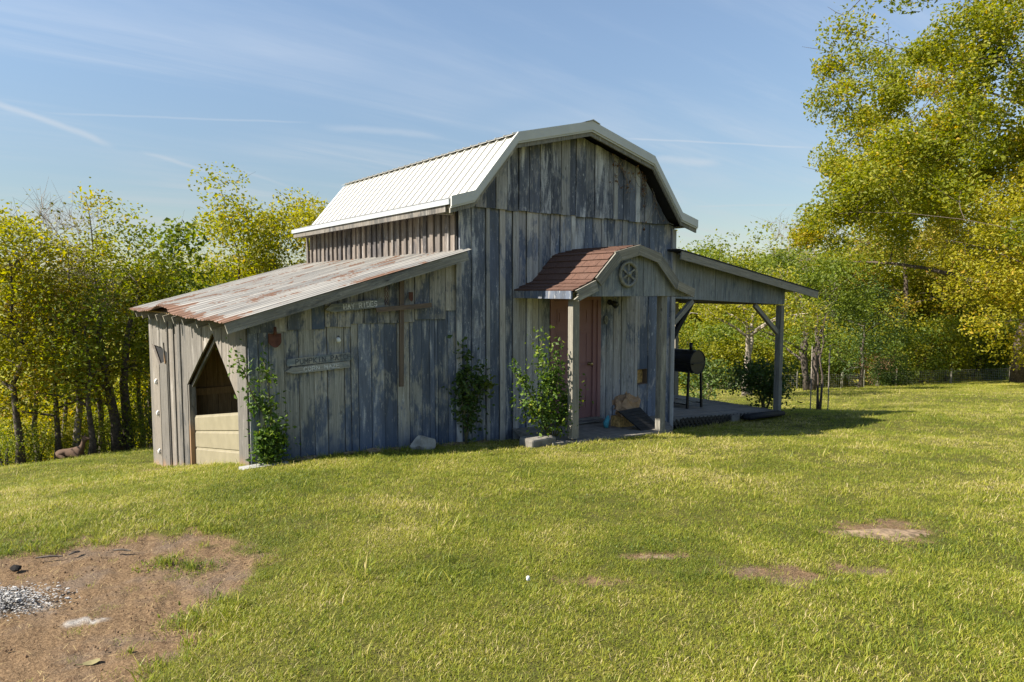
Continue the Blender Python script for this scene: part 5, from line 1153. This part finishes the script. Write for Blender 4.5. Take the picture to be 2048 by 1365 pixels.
def grass():
    gm = grass_mat(); col = bpy.data.collections.new('grass_tufts')
    specs = [(30, .085, .040, .0034, 1.1)] * 4 + [(34, .10, .032, .0036, 1.3)] * 2 + [(14, .05, .085, .0048, .9)] * 2 + [(9, .09, .035, .012, 1.1)]
    tf = [tuft('tuft_%02d' % i, 500 + i, *s_[:4], gm, s_[4]) for i, s_ in enumerate(specs)]
    for o in tf: col.objects.link(o)
    rng = np.random.default_rng(44); PX = []; SC = []; IX = []
    def ring(d0, d1, dens, sc_, half=47):
        A = R(2 * half) * (d1 * d1 - d0 * d0) / 2; n = int(A * dens); d = np.sqrt(rng.uniform(d0 * d0, d1 * d1, n)); a = R(YAW) + np.radians(rng.uniform(-half, half, n))
        x = CAM[0] + d * np.sin(a); y = CAM[1] + d * np.cos(a); m = np.ones(n, bool)
        B = bare(x, y); m &= rng.random(n) > np.clip(B * 1.25, 0, .985)
        m &= ~((x > -2.93) & (x < 4.75) & (y > -.03) & (y < 6.2)); m &= ~((x > .74) & (x < 3.6) & (y > -1.36 + .25 * np.clip(x - 2.6, 0, 1)) & (y < .1)); m &= ~((x > 4.7) & (x < 8.4) & (y > -.03) & (y < 2.95)); m &= ~((x > .40) & (x < .84) & (y > -1.22) & (y < -.92))
        fn = (fbm(x, y, 7, 61) - .5) * 1.5; m &= ell(x, y, (-.14, -6.13), .42, .17, VR + .04) + fn > .9; m &= ell(x, y, (-2.09, -5.50), .16, .06, VR + .3) + fn > .8; m &= ~((x > -3.15) & (x < -2.55) & (y > -.29) & (y < -.07))
        x, y, B = x[m], y[m], B[m]; lush = fbm(x, y, .8, 90)
        z = ground(x, y) + (fbm(x, y, 1.1, 5) - .5) * .07; PX.append(np.stack([x, y, z], 1)); SC.append(sc_ * rng.uniform(.7, 1.3, len(x)) * (.75 + .5 * lush) * (1 - .35 * B))
        i = rng.choice(9, len(x), p=[.155, .155, .155, .155, .14, .14, .012, .012, .076]); IX.append(i)
    ring(1.2, 5.0, 950, .76, 66); ring(5.0, 8.5, 430, .90, 62); ring(8.5, 14, 170, 1.12, 58); ring(14, 24, 70, 1.4); ring(24, 50, 18, 1.9, 42)
    def extra(x, y, sc_, ids):
        x = np.asarray(x); y = np.asarray(y); PX.append(np.stack([x, y, ground(x, y) - .005], 1)); SC.append(sc_ * rng.uniform(.6, 1.3, len(x))); IX.append(rng.choice(ids, len(x)))
    k = 420; extra(rng.uniform(-2.9, .5, k), -.07 - np.abs(rng.normal(0, .06, k)), 1.0, [0, 1, 6, 7])                  # uncut grass along the foot of the walls
    k = 200; xx = rng.uniform(.8, 3.5, k); extra(xx, -1.42 + .25 * np.clip(xx - 2.6, 0, 1) - np.abs(rng.normal(0, .05, k)), .9, [0, 1, 6])
    k = 260; extra(rng.uniform(4.8, 8.5, k), -.08 - np.abs(rng.normal(0, .06, k)), 1.0, [0, 1, 6, 7])
    k = 300; extra(LX - .03 - np.abs(rng.normal(0, .06, k)), rng.uniform(0, 6.2, k), 1.0, [0, 1, 6])
    k = 9000; x = rng.uniform(-7.3, -3.6, k); y = rng.uniform(-6.5, -1.8, k); B = bare(x, y); e_ = (B > .15) & (B < .8) & (fbm(x, y, 4, 12) > .5); extra(x[e_], y[e_], .85, [0, 1, 4, 6, 7])  # ragged tufts round the bare soil
    for c_ in ((-4.62, -4.55), (-4.45, -4.75), (-4.75, -5.35), (-4.9, -5.6), (-4.55, -3.55), (-4.4, -3.75)):
        k = 26; extra(c_[0] + rng.normal(0, .06, k), c_[1] + rng.normal(0, .06, k), .8, [4, 5, 6, 8])
    k = 650; d = np.sqrt(rng.uniform(6, 90, k)); a = R(YAW) + np.radians(rng.uniform(-45, 45, k)); x = CAM[0] + d * np.sin(a); y = CAM[1] + d * np.cos(a); e_ = (bare(x, y) < .2) & (y < -1.6) & (fbm(x, y, 1.3, 52) > .52); extra(x[e_], y[e_], 1.15, [6, 7, 8])
    P = np.concatenate(PX); S = np.concatenate(SC); I = np.concatenate(IX); n = len(P)
    me = bpy.data.meshes.new('lawn_grass'); me.vertices.add(n); me.vertices.foreach_set('co', P.astype(np.float32).ravel())
    at = me.attributes.new('scl', 'FLOAT', 'POINT'); at.data.foreach_set('value', S.astype(np.float32))
    at = me.attributes.new('idx', 'INT', 'POINT'); at.data.foreach_set('value', I.astype(np.int32))
    rot = np.stack([rng.normal(0, .12, n), rng.normal(0, .12, n), rng.uniform(0, 6.28, n)], 1); at = me.attributes.new('rot', 'FLOAT_VECTOR', 'POINT'); at.data.foreach_set('vector', rot.astype(np.float32).ravel()); me.update()
    o = link('lawn_grass', me, gm); tag(o, 'green lawn grass with dry yellow patches', 'grass', kind='stuff')
    nt = bpy.data.node_groups.new('grass_scatter', 'GeometryNodeTree'); nt.interface.new_socket('Geometry', in_out='INPUT', socket_type='NodeSocketGeometry'); nt.interface.new_socket('Geometry', in_out='OUTPUT', socket_type='NodeSocketGeometry')
    N = nt.nodes.new; L = nt.links.new; gi = N('NodeGroupInput'); go = N('NodeGroupOutput'); iop = N('GeometryNodeInstanceOnPoints'); ci = N('GeometryNodeCollectionInfo')
    ci.inputs['Collection'].default_value = col; ci.inputs['Separate Children'].default_value = True; ci.inputs['Reset Children'].default_value = True; iop.inputs['Pick Instance'].default_value = True
    def attr(nm, ty):
        a = N('GeometryNodeInputNamedAttribute'); a.data_type = ty; a.inputs['Name'].default_value = nm; return a.outputs[0]
    mp = N('GeometryNodeMeshToPoints'); L(gi.outputs[0], mp.inputs[0]); L(mp.outputs[0], iop.inputs['Points']); L(ci.outputs[0], iop.inputs['Instance']); L(attr('idx', 'INT'), iop.inputs['Instance Index']); L(attr('rot', 'FLOAT_VECTOR'), iop.inputs['Rotation']); L(attr('scl', 'FLOAT'), iop.inputs['Scale']); L(iop.outputs[0], go.inputs[0])
    md = o.modifiers.new('scatter', 'NODES'); md.node_group = nt
    print('grass tufts', n)
grass()

# ------------------------------------------------------------------ far hill with woods
def far():
    rng = np.random.default_rng(71)
    def hill(name, label, a0, a1, dist, hgt, depth, seed):
        n, m = 60, 10; V = []; 
        for i in range(n + 1):
            for j in range(m + 1):
                a = R(a0 + (a1 - a0) * i / n); d = dist + depth * j / m; x = CAM[0] + d * math.sin(a); y = CAM[1] + d * math.cos(a)
                e_ = math.sin(math.pi * i / n) ** .5; V.append((x, y, -16 + (16 + hgt * (.65 + .5 * math.sin(i * .31 + seed) * math.sin(i * .13 + seed * 2))) * math.sin(math.pi * .5 * min(1, j / m * 1.3)) * e_))
        f = [(i * (m + 1) + j, (i + 1) * (m + 1) + j, (i + 1) * (m + 1) + j + 1, i * (m + 1) + j + 1) for i in range(n) for j in range(m)]
        f = [q[::-1] for q in f]; tag(link(name, pymesh(name, V, f, True), M['hillm']), label, kind='structure'); V = np.array(V)
        k = 9000; q = rng.integers(0, len(V), k); P = V[q] + rng.normal(0, 1, (k, 3)) * np.array([7, 7, 2.0]) + np.array([0, 0, 2.5])
        o = leaves('far_woods', P, rng.uniform(1.6, 3.6, k), rng.normal(.35, .2, k), M['leaf_green'], rng, None, .8, .9); tag(o, label + ' covered in woods', kind='stuff')
    M['hillm'] = plain('wooded_hillside', (.045, .06, .02), .95, 0, .3, .05)
    hill('hill', 'distant wooded hill seen through the left trees', -25, 35, 260, 9, 160, 1.0)
    hill('hill', 'distant wooded ridge behind the right trees', 38, 95, 200, 1, 150, 4.0)
far()
